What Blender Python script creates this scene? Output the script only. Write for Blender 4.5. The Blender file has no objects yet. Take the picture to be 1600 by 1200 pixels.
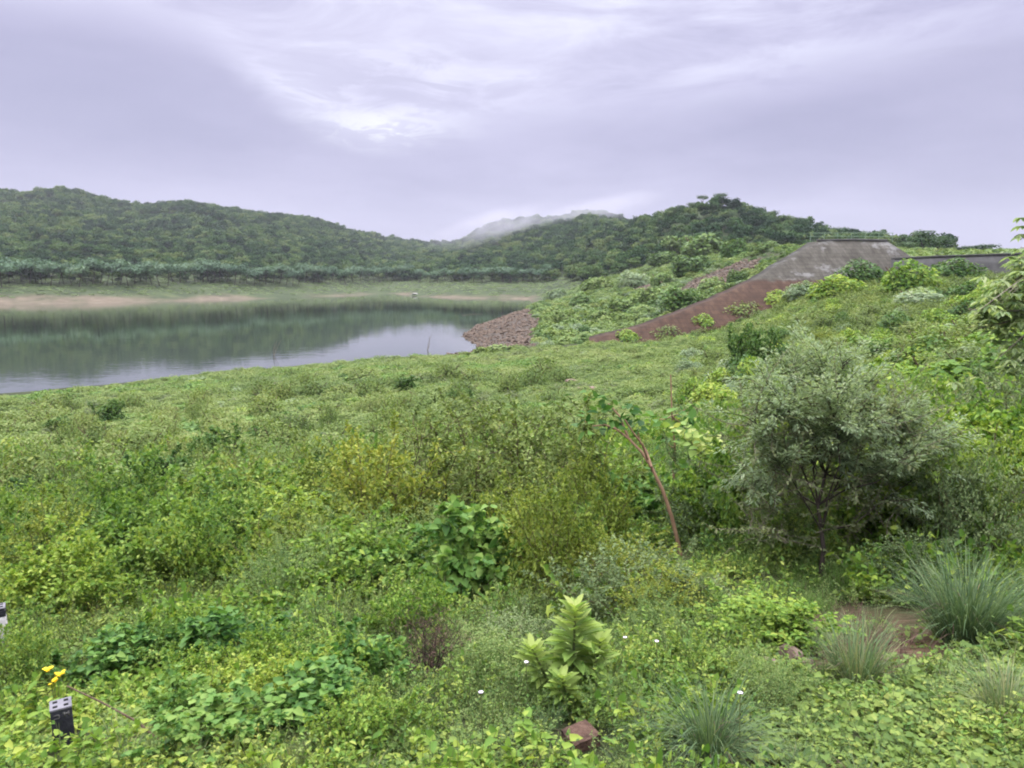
import bpy, math, random
import numpy as np
from mathutils import Vector

# ------------------------------------------------------------------ camera
SC = bpy.context.scene
CO = SC.collection
rad = math.radians
H = 11.0                                   # camera height above the lake level (z = 0)
F = 1209.0                                 # focal length in photo pixels (1600 wide)
PITCH = rad(7.9)
CP, SP = math.cos(PITCH), math.sin(PITCH)

cam = bpy.data.cameras.new('camera'); camo = bpy.data.objects.new('camera', cam); CO.objects.link(camo)
camo.location = (0, 0, H); camo.rotation_euler = (rad(90) - PITCH, 0, 0)
cam.sensor_width = 36.0; cam.lens = 36.0 * F / 1600.0
cam.clip_start = 0.1; cam.clip_end = 20000
SC.camera = camo

# ------------------------------------------------------------------ light
SUN_EL, SUN_AZ = rad(48), rad(-20)
sd = Vector((math.sin(SUN_AZ) * math.cos(SUN_EL), math.cos(SUN_AZ) * math.cos(SUN_EL), math.sin(SUN_EL)))
sun = bpy.data.lights.new('sun', 'SUN'); sun.energy = 1.5; sun.angle = rad(22); sun.color = (1.0, 0.95, 0.87)
suno = bpy.data.objects.new('sun', sun); CO.objects.link(suno)
suno.rotation_euler = (-sd).to_track_quat('-Z', 'Y').to_euler(); suno.location = (0, 0, 60)

SC.view_settings.view_transform = 'Standard'; SC.view_settings.look = 'None'
SC.view_settings.exposure = 0.16; SC.view_settings.gamma = 1.0; SC.view_settings.use_curve_mapping = False
SC.cycles.max_bounces = 8; SC.cycles.diffuse_bounces = 3; SC.cycles.glossy_bounces = 3
SC.cycles.transmission_bounces = 4; SC.cycles.volume_bounces = 1; SC.cycles.transparent_max_bounces = 8
SC.cycles.filter_width = 2.0
SC.cycles.use_denoising = True

# node helpers
class NT:
    def __init__(self, tree): self.t = tree; self.n = tree.nodes; self.l = tree.links
    def new(self, ty, **kw):
        x = self.n.new(ty)
        for k, v in kw.items(): setattr(x, k, v)
        return x
    def put(self, sock, v):
        if isinstance(v, bpy.types.NodeSocket): self.l.new(v, sock)
        else: sock.default_value = v
    def math(self, op, a, b=0.0, c=None, clamp=False):
        x = self.new('ShaderNodeMath', operation=op, use_clamp=clamp)
        self.put(x.inputs[0], a); self.put(x.inputs[1], b)
        if c is not None: self.put(x.inputs[2], c)
        return x.outputs[0]
    def mapr(self, v, a, b, c=0.0, d=1.0, smooth=True):
        x = self.new('ShaderNodeMapRange', interpolation_type='SMOOTHSTEP' if smooth else 'LINEAR')
        self.put(x.inputs[0], v)
        for i, q in enumerate((a, b, c, d)): self.put(x.inputs[1 + i], q)
        return x.outputs[0]
    def noise(self, vec, scale, detail=4, rough=0.55, dist=0.0):
        x = self.new('ShaderNodeTexNoise')
        if vec is not None: self.l.new(vec, x.inputs['Vector'])
        x.inputs['Scale'].default_value = scale; x.inputs['Detail'].default_value = detail
        x.inputs['Roughness'].default_value = rough; x.inputs['Distortion'].default_value = dist
        return x.outputs['Fac']
    def mix(self, f, a, b, blend='MIX'):
        x = self.new('ShaderNodeMix', data_type='RGBA', blend_type=blend)
        self.put(x.inputs[0], f)
        for s, v in ((x.inputs[6], a), (x.inputs[7], b)):
            if isinstance(v, bpy.types.NodeSocket): self.l.new(v, s)
            else: s.default_value = (*v, 1) if len(v) == 3 else v
        return x.outputs[2]
    def ramp(self, f, stops, interp='LINEAR'):
        x = self.new('ShaderNodeValToRGB'); r = x.color_ramp; r.interpolation = interp
        while len(r.elements) < len(stops): r.elements.new(0.5)
        for e, (p, c) in zip(r.elements, stops):
            e.position = p; e.color = (*c, 1) if len(c) == 3 else c
        self.put(x.inputs[0], f)
        return x.outputs[0]
    def xyz(self, x, y, z):
        c = self.new('ShaderNodeCombineXYZ')
        for i, v in enumerate((x, y, z)): self.put(c.inputs[i], v)
        return c.outputs[0]

# ------------------------------------------------------------------ overcast sky
W = bpy.data.worlds.new('World'); SC.world = W; W.use_nodes = True
W.node_tree.nodes.clear(); n = NT(W.node_tree)
def build_world():
    out = n.new('ShaderNodeOutputWorld'); bg = n.new('ShaderNodeBackground')
    sky = n.new('ShaderNodeTexSky', sky_type='NISHITA'); sky.sun_disc = False
    sky.sun_elevation = SUN_EL; sky.sun_rotation = SUN_AZ
    tc = n.new('ShaderNodeTexCoord'); sep = n.new('ShaderNodeSeparateXYZ'); n.l.new(tc.outputs['Generated'], sep.inputs[0])
    x, y, z = sep.outputs
    az = n.math('ARCTAN2', x, y)                       # radians, 0 = straight over the lake
    el = n.math('ARCSINE', n.math('MINIMUM', n.math('MAXIMUM', z, -1.0), 1.0))
    # upper cloud layer: streaks seen on a flat ceiling
    zz = n.math('ADD', n.math('MAXIMUM', z, 0.0), 0.10)
    ceil = n.xyz(n.math('DIVIDE', x, zz), n.math('DIVIDE', y, zz), 0.0)
    c1 = n.noise(ceil, 0.55, 6, 0.55, 0.6)
    c2 = n.noise(n.xyz(n.math('MULTIPLY', az, 2.2), n.math('MULTIPLY', el, 9.0), 3.7), 2.2, 7, 0.60, 0.5)
    m = n.math('ADD', n.math('MULTIPLY', c1, 0.22), n.math('MULTIPLY', c2, 0.78))
    upper = n.ramp(m, [(0.35, (0.41, 0.39, 0.56)), (0.45, (0.51, 0.485, 0.655)), (0.55, (0.62, 0.60, 0.76)), (0.66, (0.74, 0.725, 0.87))])
    # small darker scuds and a bright opening left of centre
    c3 = n.noise(n.xyz(n.math('MULTIPLY', az, 3.0), n.math('MULTIPLY', el, 11.0), 8.1), 3.2, 6, 0.6, 0.9)
    sc1 = n.math('MULTIPLY', n.mapr(c3, 0.44, 0.58), n.math('MULTIPLY', n.mapr(el, 0.17, 0.20), n.mapr(el, 0.30, 0.25)))
    def bump(a0, e0, wa, we):
        da = n.math('DIVIDE', n.math('SUBTRACT', az, a0), wa); de = n.math('DIVIDE', n.math('SUBTRACT', el, e0), we)
        r2 = n.math('ADD', n.math('MULTIPLY', da, da), n.math('MULTIPLY', de, de))
        return n.math('EXPONENT', n.math('MULTIPLY', r2, -1.0))
    near_sc = bump(-0.15, 0.232, 0.17, 0.045)
    upper = n.mix(n.math('MULTIPLY', n.math('MULTIPLY', sc1, near_sc), 0.9), upper, (0.40, 0.38, 0.545))
    upper = n.mix(n.math('MULTIPLY', bump(0.60, 0.33, 0.16, 0.09), .65), upper, (0.40, 0.38, 0.55))
    hole = bump(-0.175, 0.172, 0.085, 0.020); hole2 = bump(-0.15, 0.26, 0.30, 0.09)
    hn = n.mapr(n.noise(n.xyz(n.math('MULTIPLY', az, 4.0), n.math('MULTIPLY', el, 14.0), 1.3), 4.0, 7, 0.65, 0.9), 0.44, 0.56)
    hf = n.math('MULTIPLY', hole, n.math('ADD', 0.15, n.math('MULTIPLY', hn, 0.85)))
    upper = n.mix(n.math('MULTIPLY', hole2, 0.30), upper, (0.76, 0.73, 0.86))
    upper = n.mix(n.math('MINIMUM', hf, 1.0), upper, (1.02, 1.02, 1.03))
    # low even stratus bank; its ragged top edge varies with direction
    fc = n.new('ShaderNodeFloatCurve'); cv = fc.mapping.curves[0]
    pts = [(-0.62, 0.262), (-0.38, 0.255), (-0.31, 0.20), (-0.26, 0.165), (-0.19, 0.150), (-0.08, 0.158), (0.05, 0.180), (0.22, 0.190), (0.40, 0.215), (0.62, 0.235)]
    fc.mapping.clip_min_x = 0; 
    P = [((a + 1.0) / 2.0, e) for a, e in pts]
    P = [(0.0, 0.26)] + P + [(1.0, 0.24)]
    while len(cv.points) < len(P): cv.points.new(0.5, 0.2)
    for p, q in zip(cv.points, P): p.location = q
    fc.mapping.update()
    n.l.new(n.math('MULTIPLY', n.math('ADD', az, 1.0), 0.5, clamp=True), fc.inputs['Value'])
    edge = n.math('ADD', fc.outputs[0], n.math('MULTIPLY', n.math('SUBTRACT', c2, 0.5), 0.11))
    soft = n.mapr(n.math('SUBTRACT', el, edge), -0.020, 0.050)
    bn = n.noise(n.xyz(n.math('MULTIPLY', az, 1.6), n.math('MULTIPLY', el, 5.0), 0.0), 1.8, 4, 0.5, 0.3)
    bank = n.ramp(n.math('ADD', n.math('MULTIPLY', bn, .75), n.math('MULTIPLY', c2, .25)), [(0.36, (0.335, 0.320, 0.475)), (0.62, (0.46, 0.435, 0.60))])
    bank = n.mix(n.math('MULTIPLY', bump(-0.52, 0.19, 0.24, 0.07), .7), bank, (0.335, 0.325, 0.475))
    low = n.mapr(el, 0.02, 0.12)
    bank = n.mix(n.math('MULTIPLY', n.math('SUBTRACT', 1.0, low), 0.35), bank, (0.44, 0.425, 0.58))
    bank = n.mix(n.mapr(az, 0.25, 0.60, 0.0, 0.45), bank, (0.345, 0.33, 0.475))
    cloud = n.mix(soft, bank, upper)
    # the overcast is brightest overhead, raised further out of view to light the foliage
    hi = n.mapr(el, 0.37, 0.95)
    cloud = n.mix(hi, cloud, (5.0, 4.9, 5.0))
    cl10 = n.mix(1.0, cloud, (10.7, 11.0, 11.2), 'MULTIPLY')
    col = n.mix(0.95, sky.outputs[0], cl10)
    n.l.new(col, bg.inputs['Color']); bg.inputs['Strength'].default_value = 0.1
    n.l.new(bg.outputs[0], out.inputs['Surface'])
build_world()

# ------------------------------------------------------------------ picture <-> world
def zfor(py, Y):                       # height of a point at forward distance Y seen on photo row py
    v = (600.0 - py) / F
    return H + Y * (-SP + v * CP) / (CP + v * SP)
def at(px, py, Y):
    v = (600.0 - py) / F
    k = Y / (CP + v * SP)
    return Vector(((px - 800.0) / F * k, Y, H + k * (-SP + v * CP)))

# value noise
class VN:
    def __init__(self, seed): self.t = np.random.default_rng(seed).random((256, 256))
    def __call__(self, x, y):
        xi = np.floor(x).astype(int); yi = np.floor(y).astype(int)
        fx = x - xi; fy = y - yi; fx = fx * fx * (3 - 2 * fx); fy = fy * fy * (3 - 2 * fy)
        t = self.t; a = t[xi % 256, yi % 256]; b = t[(xi + 1) % 256, yi % 256]
        c = t[xi % 256, (yi + 1) % 256]; d = t[(xi + 1) % 256, (yi + 1) % 256]
        return (a * (1 - fx) + b * fx) * (1 - fy) + (c * (1 - fx) + d * fx) * fy
vn = VN(5); vn2 = VN(9)
def fbm(x, y, o=4):
    s = 0; a = 0.5
    for i in range(o):
        s = s + a * vn(x + 17.3 * i, y - 9.1 * i); x = x * 2.03; y = y * 2.03; a *= 0.5
    return s

# ------------------------------------------------------------------ terrain
# profiles along rays of the plan: (forward distance, relative height) or (forward distance, photo row > 200)
COLS = {
 -420: [(1,-2.3),(4.5,-3.1),(8,-4.2),(14,-5.6),(30,-8.2),(48,-10.3),(60,-10.8),(67,-11.6),(90,-13),(250,-13),(275,-11.1),(300,455),(320,445),(420,395),(520,350),(650,316),(800,330),(1100,380),(3000,425)],
 0:   [(1,-2.3),(4.5,-3.1),(8,-4.0),(14,-5.3),(30,-7.5),(55,-10.0),(72,-10.85),(78,-11.5),(100,-13),(285,-13),(312,-11.1),(330,455),(350,445),(420,405),(520,358),(650,313),(800,330),(1100,380),(3000,425)],
 100: [(1,-2.3),(4.5,-3.1),(8,-4.0),(14,-5.3),(30,-7.5),(55,-10.0),(76,-10.85),(82,-11.5),(104,-13),(300,-13),(322,-11.1),(340,453),(360,444),(430,404),(530,355),(650,309),(800,325),(1100,380),(3000,425)],
 230: [(1,-2.3),(4.5,-3.1),(8,-4.0),(14,-5.3),(30,-7.3),(55,-9.8),(82,-10.85),(88,-11.5),(110,-13),(320,-13),(348,-11.1),(365,452),(385,443),(450,410),(560,365),(680,331),(800,340),(1100,380),(3000,425)],
 330: [(1,-2.3),(4.5,-3.1),(8,-4.0),(14,-5.2),(30,-7.1),(55,-9.4),(88,-10.8),(95,-11.5),(115,-13),(350,-13),(380,-11.1),(400,452),(420,443),(480,412),(580,365),(700,326),(830,335),(1100,380),(3000,425)],
 480: [(1,-2.3),(4.5,-3.1),(8,-3.9),(14,-5.0),(30,-6.8),(55,-8.9),(95,-10.8),(103,-11.5),(125,-13),(410,-13),(440,-11.1),(460,451),(480,443),(540,418),(640,380),(770,349),(900,355),(1200,390),(3000,425)],
 600: [(1,-2.3),(4.5,-3.1),(8,-3.8),(14,-4.8),(30,-6.5),(55,-8.6),(101,-10.7),(109,-11.5),(130,-13),(490,-13),(525,-11.1),(550,450),(575,442),(640,424),(760,402),(890,381),(1000,384),(1300,400),(3000,425)],
 660: [(1,-2.3),(4.5,-3.05),(8,-3.8),(14,-4.8),(30,-6.4),(55,-8.5),(105,-10.7),(113,-11.5),(130,-13),(405,-13),(430,-11.1),(470,457),(520,447),(640,427),(800,408),(1000,391),(1300,395),(3000,425)],
 720: [(1,-2.3),(4.5,-3.05),(8,-3.8),(14,-4.8),(30,-6.4),(55,-8.4),(107,-10.7),(114,-11.3),(125,-12.5),(140,-11.2),(150,-11.3),(165,-12.5),(370,-13),(394,-11.1),(430,454),(470,446),(560,424),(700,396),(850,378),(1000,385),(3000,425)],
 760: [(1,-2.3),(4.5,-3.05),(8,-3.8),(14,-4.8),(30,-6.4),(55,-8.3),(108,-10.6),(118,-10.7),(130,-10.2),(150,-9.7),(170,-9.7),(185,-11.5),(200,-13),(370,-13),(392,-11.1),(430,454),(470,446),(550,422),(660,385),(790,360),(1000,375),(3000,425)],
 800: [(1,-2.3),(4.5,-3.0),(8,-3.8),(14,-4.8),(30,-6.4),(55,-8.2),(112,-10.3),(135,-9.6),(165,-8.6),(190,-8.3),(215,-11.4),(230,-13),(365,-13),(388,-11.1),(420,454),(470,445),(540,418),(650,372),(760,346),(900,355),(3000,425)],
 850: [(1,-2.3),(4.5,-3.0),(8,-3.8),(14,-4.8),(30,-6.3),(55,-8.1),(112,-9.6),(150,-9.0),(180,-7.6),(200,-6.9),(240,-9),(275,-11.2),(330,-11.4),(380,-10.2),(420,453),(470,444),(520,424),(620,372),(700,342),(850,352),(1000,345),(3000,425)],
 930: [(1,-2.3),(4.5,-3.0),(8,-3.8),(14,-4.7),(30,-6.2),(55,-7.7),(92,-8.5),(108,-9.2),(140,-9.3),(170,497),(210,473),(260,455),(330,443),(400,432),(450,414),(540,374),(650,342),(800,348),(1000,330),(1150,340),(3000,425)],
 1000:[(1,-2.3),(4.5,-2.95),(8,-3.7),(14,-4.6),(30,-6.0),(55,-7.3),(90,-8.5),(108,-9.0),(125,-8.8),(150,487),(190,465),(240,445),(290,430),(340,418),(400,392),(470,350),(540,338),(800,360),(1000,350),(3000,425)],
 1060:[(1,-2.3),(4.5,-2.95),(8,-3.6),(14,-4.5),(30,-5.8),(55,-6.9),(90,-7.9),(106,-8.2),(120,-7.6),(145,475),(180,447),(225,425),(275,412),(330,396),(390,345),(440,320),(520,335),(800,400),(3000,425)],
 1130:[(1,-2.3),(4.5,-2.95),(8,-3.6),(14,-4.4),(30,-5.5),(55,-6.4),(90,-7.1),(104,-7.1),(118,-6.0),(145,450),(180,425),(220,408),(270,395),(340,372),(400,328),(440,314),(520,332),(800,400),(3000,425)],
 1180:[(1,-2.3),(4.5,-2.9),(8,-3.5),(14,-4.3),(30,-5.3),(55,-5.8),(88,-6.0),(103,-5.7),(118,-4.4),(145,428),(175,402),(215,393),(270,390),(340,372),(400,338),(435,324),(520,345),(700,400),(3000,425)],
 1240:[(1,-2.3),(4.5,-2.9),(8,-3.5),(14,-4.2),(30,-5.1),(55,-5.4),(80,-4.8),(100,-3.8),(112,-1.5),(119,2.0),(140,389),(175,386),(215,386),(270,386),(340,377),(400,356),(440,341),(520,360),(700,400),(3000,425)],
 1300:[(1,-2.3),(4.5,-2.9),(8,-3.5),(14,-4.1),(30,-4.9),(55,-5.0),(80,-3.6),(100,-2.0),(110,-1.4),(122,4.0),(150,386),(200,386),(300,385),(400,368),(450,362),(600,395),(3000,425)],
 1420:[(1,-2.3),(4.5,-2.85),(8,-3.4),(14,-4.0),(30,-4.5),(55,-4.4),(80,-2.8),(98,-1.0),(112,0.0),(125,1.5),(160,402),(220,396),(300,390),(400,385),(600,400),(3000,425)],
 1600:[(1,-2.3),(4.5,-2.8),(8,-3.3),(14,-3.7),(30,-3.9),(55,-3.5),(80,-1.8),(98,-0.2),(112,0.5),(130,1.2),(170,402),(240,396),(320,394),(420,392),(600,400),(3000,425)],
 2000:[(1,-2.3),(4.5,-2.7),(8,-3.1),(14,-3.4),(30,-3.4),(55,-2.9),(80,-1.2),(98,0.3),(112,0.8),(130,1.4),(170,402),(240,396),(320,390),(420,390),(600,400),(3000,425)],
}
NU, NYG = 1000, 460
U0, U1 = -2.5, 2.5
YG = np.exp(np.linspace(math.log(1.0), math.log(2800), NYG))
UG = np.linspace(U0, U1, NU)
def make_height():
    keys = sorted(COLS); us = np.array([(k - 800) / (1.0096 * F) for k in keys])
    prof = []
    for k in keys:
        push = float(np.interp(k, [600, 660, 850, 930], [1.9, 1.6, 1.35, 1.0]))      # the hills behind the lake stand well back
        yb = float(np.interp(k, [-420, 0, 100, 230, 330, 480, 600, 660, 720, 850], [328, 352, 362, 388, 424, 485, 580, 560, 480, 475]))
        ys = np.array([p[0] if p[0] < yb or p[0] > 2500 else yb + (p[0] - yb) * push for p in COLS[k]], float)
        zs = np.array([p[1] if p[1] < 200 else zfor(p[1], y_) - H for p, y_ in zip(COLS[k], ys)], float)
        prof.append(np.interp(np.log(YG), np.log(ys), zs))
    prof = np.array(prof)                                   # column x distance
    G = np.empty((NU, NYG))
    for j in range(NYG): G[:, j] = np.interp(UG, us, prof[:, j])
    def blur(A, ax, w):
        k = np.ones(w) / w; p = w // 2
        pad = [(0, 0), (0, 0)]; pad[ax] = (p, p)
        B = np.pad(A, pad, mode='edge')
        return np.apply_along_axis(lambda q: np.convolve(q, k, 'valid'), ax, B)
    for _ in range(2): G = blur(G, 0, 7)
    for _ in range(2): G = blur(G, 1, 3)
    X = UG[:, None] * YG[None, :]; Y = np.broadcast_to(YG[None, :], X.shape)
    # spurs and gullies on the far hills, hummocks on the flat, lumps on the bank
    hill = np.clip((G + 4) / 20, 0, 1) * np.clip((Y - 230) / 150, 0, 1)
    G = G + hill * ((fbm(X / 105, Y / 105, 3) - 0.44) * 26 * np.clip((G + 4) / 50, 0.2, 1) - np.clip(G / 30, 0, 1) * np.interp(X / Y, [-.12, -.05, .12, .5], [3, 9, 7, 7]))
    land = np.clip((G + 10.7) / 1.0, 0, 1)
    G = G + land * (1 - hill) * ((fbm(X / 4.0, Y / 4.0, 3) - 0.44) * np.clip(Y / 14, 0.25, 1.1) * 0.9)
    return G + H
HG = make_height()
LY0, LY1 = math.log(YG[0]), math.log(YG[-1])
def ground(x, y):
    x = np.asarray(x, float); y = np.maximum(np.asarray(y, float), 1.001)
    fu = np.clip((x / y - U0) / (U1 - U0) * (NU - 1), 0, NU - 1.001)
    fy = np.clip((np.log(y) - LY0) / (LY1 - LY0) * (NYG - 1), 0, NYG - 1.001)
    i = fu.astype(int); j = fy.astype(int); a = fu - i; b = fy - j
    return (HG[i, j] * (1 - a) + HG[i + 1, j] * a) * (1 - b) + (HG[i, j + 1] * (1 - a) + HG[i + 1, j + 1] * a) * b
def hit(px, py, ymin=3.0, ymax=1500.0):     # where the sight line of a photo pixel first meets the ground
    ys = np.exp(np.linspace(math.log(ymin), math.log(ymax), 4000))
    v = (600.0 - py) / F; k = ys / (CP + v * SP)
    xs = (px - 800.0) / F * k; zs = H + k * (-SP + v * CP)
    w = np.nonzero(zs <= ground(xs, ys))[0]
    i = w[0] if len(w) else len(ys) - 1
    return Vector((xs[i], ys[i], float(ground(xs[i], ys[i]))))
def project(x, y, z):
    dz = z - H
    fwd = y * CP - dz * SP; up = y * SP + dz * CP
    return 800 + F * x / fwd, 600 - F * up / fwd

# ------------------------------------------------------------------ materials
def new_mat(name):
    m = bpy.data.materials.new(name); m.use_nodes = True; m.node_tree.nodes.clear()
    t = NT(m.node_tree); o = t.new('ShaderNodeOutputMaterial'); return m, t, o
def leaf_mat(name, stops, trans=0.30, gloss=0.35, vary=0.35, patch=(0.25, 1.2), tune=True):
    m, t, o = new_mat(name)
    at_ = t.new('ShaderNodeAttribute', attribute_name='rnd'); oi = t.new('ShaderNodeObjectInfo'); ge = t.new('ShaderNodeNewGeometry')
    nz = t.noise(ge.outputs['Position'], patch[0], 3, 0.6)
    f = t.math('ADD', t.math('MULTIPLY', at_.outputs['Fac'], 1.0 - vary), t.math('MULTIPLY', oi.outputs['Random'], vary))
    f = t.math('ADD', f, t.math('MULTIPLY', t.math('SUBTRACT', nz, 0.5), patch[1]), clamp=True)
    stops = stops if not tune else [(r_ * 1.33 + .007, g_ * 1.14 + .005, b_ * 1.34 + .006) for r_, g_, b_ in stops]; k = len(stops)
    c = t.ramp(f, [(0.08 + 0.84 * i / (k - 1), s) for i, s in enumerate(stops)])
    b = t.new('ShaderNodeBsdfPrincipled'); t.l.new(c, b.inputs['Base Color']); b.inputs['Roughness'].default_value = 0.5
    b.inputs['Specular IOR Level'].default_value = gloss * .38
    tr = t.new('ShaderNodeBsdfTranslucent'); t.l.new(t.mix(1.0, c, (1.15, 1.2, 0.7), 'MULTIPLY'), tr.inputs['Color'])
    mx = t.new('ShaderNodeMixShader'); mx.inputs[0].default_value = trans
    t.l.new(b.outputs[0], mx.inputs[1]); t.l.new(tr.outputs[0], mx.inputs[2]); t.l.new(mx.outputs[0], o.inputs[0])
    return m
def plain_mat(name, c0, c1, scale=6.0, rough=0.8, bump=0.3, spec=0.3, c2=None, stretch=(1, 1, 1), bscale=None):
    m, t, o = new_mat(name)
    tc = t.new('ShaderNodeTexCoord'); mp = t.new('ShaderNodeMapping'); mp.inputs['Scale'].default_value = stretch
    t.l.new(tc.outputs['Object'], mp.inputs['Vector'])
    nz = t.noise(mp.outputs[0], scale, 6, 0.62)
    st = [(0.32, c0), (0.66, c1)] if c2 is None else [(0.30, c0), (0.5, c1), (0.68, c2)]
    b = t.new('ShaderNodeBsdfPrincipled'); t.l.new(t.ramp(nz, st), b.inputs['Base Color'])
    b.inputs['Roughness'].default_value = rough; b.inputs['Specular IOR Level'].default_value = spec
    if bump:
        bp = t.new('ShaderNodeBump'); bp.inputs['Strength'].default_value = bump; bp.inputs['Distance'].default_value = 0.05
        t.l.new(t.noise(mp.outputs[0], bscale or scale * 3, 5, 0.6), bp.inputs['Height']); t.l.new(bp.outputs[0], b.inputs['Normal'])
    t.l.new(b.outputs[0], o.inputs[0]); return m

M = {}
M['vine']   = leaf_mat('heart_vine_leaf', [(.040,.092,.018),(.082,.155,.028),(.135,.220,.040),(.20,.27,.056)], 0.32, .35)
M['weed']   = leaf_mat('weed_leaf', [(.038,.105,.020),(.085,.185,.032),(.150,.255,.042),(.24,.32,.06)], 0.32)
M['fine']   = leaf_mat('fine_weed_leaf', [(.05,.115,.034),(.095,.185,.050),(.15,.245,.065),(.21,.28,.09)], 0.30, .3)
M['field']  = leaf_mat('field_leaf', [(.060,.115,.028),(.098,.170,.040),(.140,.215,.054),(.185,.245,.075)], 0.30, .25, .4, (0.07, 1.3))
M['olive']  = leaf_mat('olive_scrub_leaf', [(.044,.085,.018),(.078,.136,.028),(.115,.182,.038),(.165,.218,.050)], 0.28, .3, .4, (0.12, 1.2))
M['yellow'] = leaf_mat('yellow_scrub_leaf', [(.055,.105,.016),(.100,.168,.022),(.160,.235,.034),(.23,.275,.04)], 0.32, .3, .3)
M['bright'] = leaf_mat('bright_bush_leaf', [(.045,.120,.014),(.095,.200,.024),(.165,.275,.036),(.24,.33,.05)], 0.34, .35, .3)
M['broad']  = leaf_mat('broad_bush_leaf', [(.020,.080,.014),(.045,.130,.022),(.080,.190,.032),(.14,.25,.045)], 0.34, .4, .3)
M['dark']   = leaf_mat('dark_bush_leaf', [(.022,.068,.014),(.042,.108,.022),(.068,.150,.030),(.11,.19,.04)], 0.26, .35, .3)
M['grey']   = leaf_mat('grey_green_leaf', [(.088,.152,.074),(.135,.215,.106),(.19,.285,.142),(.25,.34,.18)], 0.42, .3, .3)
M['sage']   = leaf_mat('sage_leaf', [(.050,.098,.034),(.080,.142,.048),(.120,.190,.066),(.17,.24,.095)], 0.28, .3, .3)
M['dusk']   = leaf_mat('dull_twig_leaf', [(.056,.092,.040),(.088,.132,.054),(.125,.172,.070),(.16,.20,.085)], 0.36, .25, .3)
M['grass']  = leaf_mat('grass_blade', [(.040,.085,.034),(.070,.135,.052),(.115,.185,.070),(.20,.23,.10)], 0.25, .3, .3)
M['lawn']   = leaf_mat('short_grass', [(.050,.125,.022),(.090,.190,.036),(.145,.245,.048)], 0.3, .25, .3)
M['milk']   = leaf_mat('milkweed_leaf', [(.075,.165,.030),(.14,.25,.05),(.22,.33,.075),(.30,.38,.11)], 0.36, .35, .2)
M['dead']   = leaf_mat('dead_straw', [(.050,.036,.026),(.085,.060,.043),(.13,.092,.065),(.19,.145,.10)], 0.1, .15, .2)
M['forest'] = leaf_mat('hill_forest_leaf', [(.010,.028,.016),(.021,.050,.025),(.040,.082,.033),(.076,.125,.046),(.125,.165,.062)], 0.22, .05, .7, (0.014, 1.1), False)
M['tree']   = leaf_mat('hill_tree_leaf', [(.018,.040,.022),(.034,.068,.034),(.058,.100,.046),(.10,.14,.06)], 0.22, .2, .5, (0.05, .5), False)
M['shore']  = leaf_mat('shore_tree_leaf', [(.052,.098,.064),(.076,.132,.084),(.105,.170,.105),(.14,.205,.125)], 0.22, .2, .5, (0.04, .5), False)
M['hillbush'] = leaf_mat('slope_bush_leaf', [(.040,.095,.026),(.075,.150,.038),(.120,.205,.052),(.17,.25,.07)], 0.26, .25, .5, (0.05, 1.0))
M['spray']  = leaf_mat('pale_spray_leaf', [(.080,.150,.058),(.130,.215,.080),(.190,.285,.115),(.25,.33,.14)], 0.45, .35, .2)
M['petal']  = leaf_mat('yellow_petal', [(.55,.48,.02),(.75,.66,.04)], .3, .2, .2)
M['white']  = leaf_mat('pale_petal', [(.55,.50,.68),(.78,.76,.84)], .3, .2, .2)
M['orange'] = leaf_mat('orange_petal', [(.55,.09,.03),(.75,.16,.05)], .3, .2, .2)
M['bark']   = plain_mat('brown_bark', (.050,.033,.022), (.135,.090,.058), 14, .85, .5, stretch=(1, 1, .25))
M['pinkbark'] = plain_mat('pinkish_bark', (.19,.105,.070), (.34,.21,.135), 10, .8, .4, stretch=(1, 1, .3))
M['darkbark'] = plain_mat('dark_bark', (.020,.016,.014), (.060,.045,.036), 14, .9, .5, stretch=(1, 1, .25))
M['stem']   = plain_mat('green_stem', (.060,.095,.028), (.130,.150,.05), 9, .7, .2)
M['palebark'] = plain_mat('grey_brown_bark', (.085,.068,.055), (.20,.165,.13), 12, .85, .4, stretch=(1, 1, .25))

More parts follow.
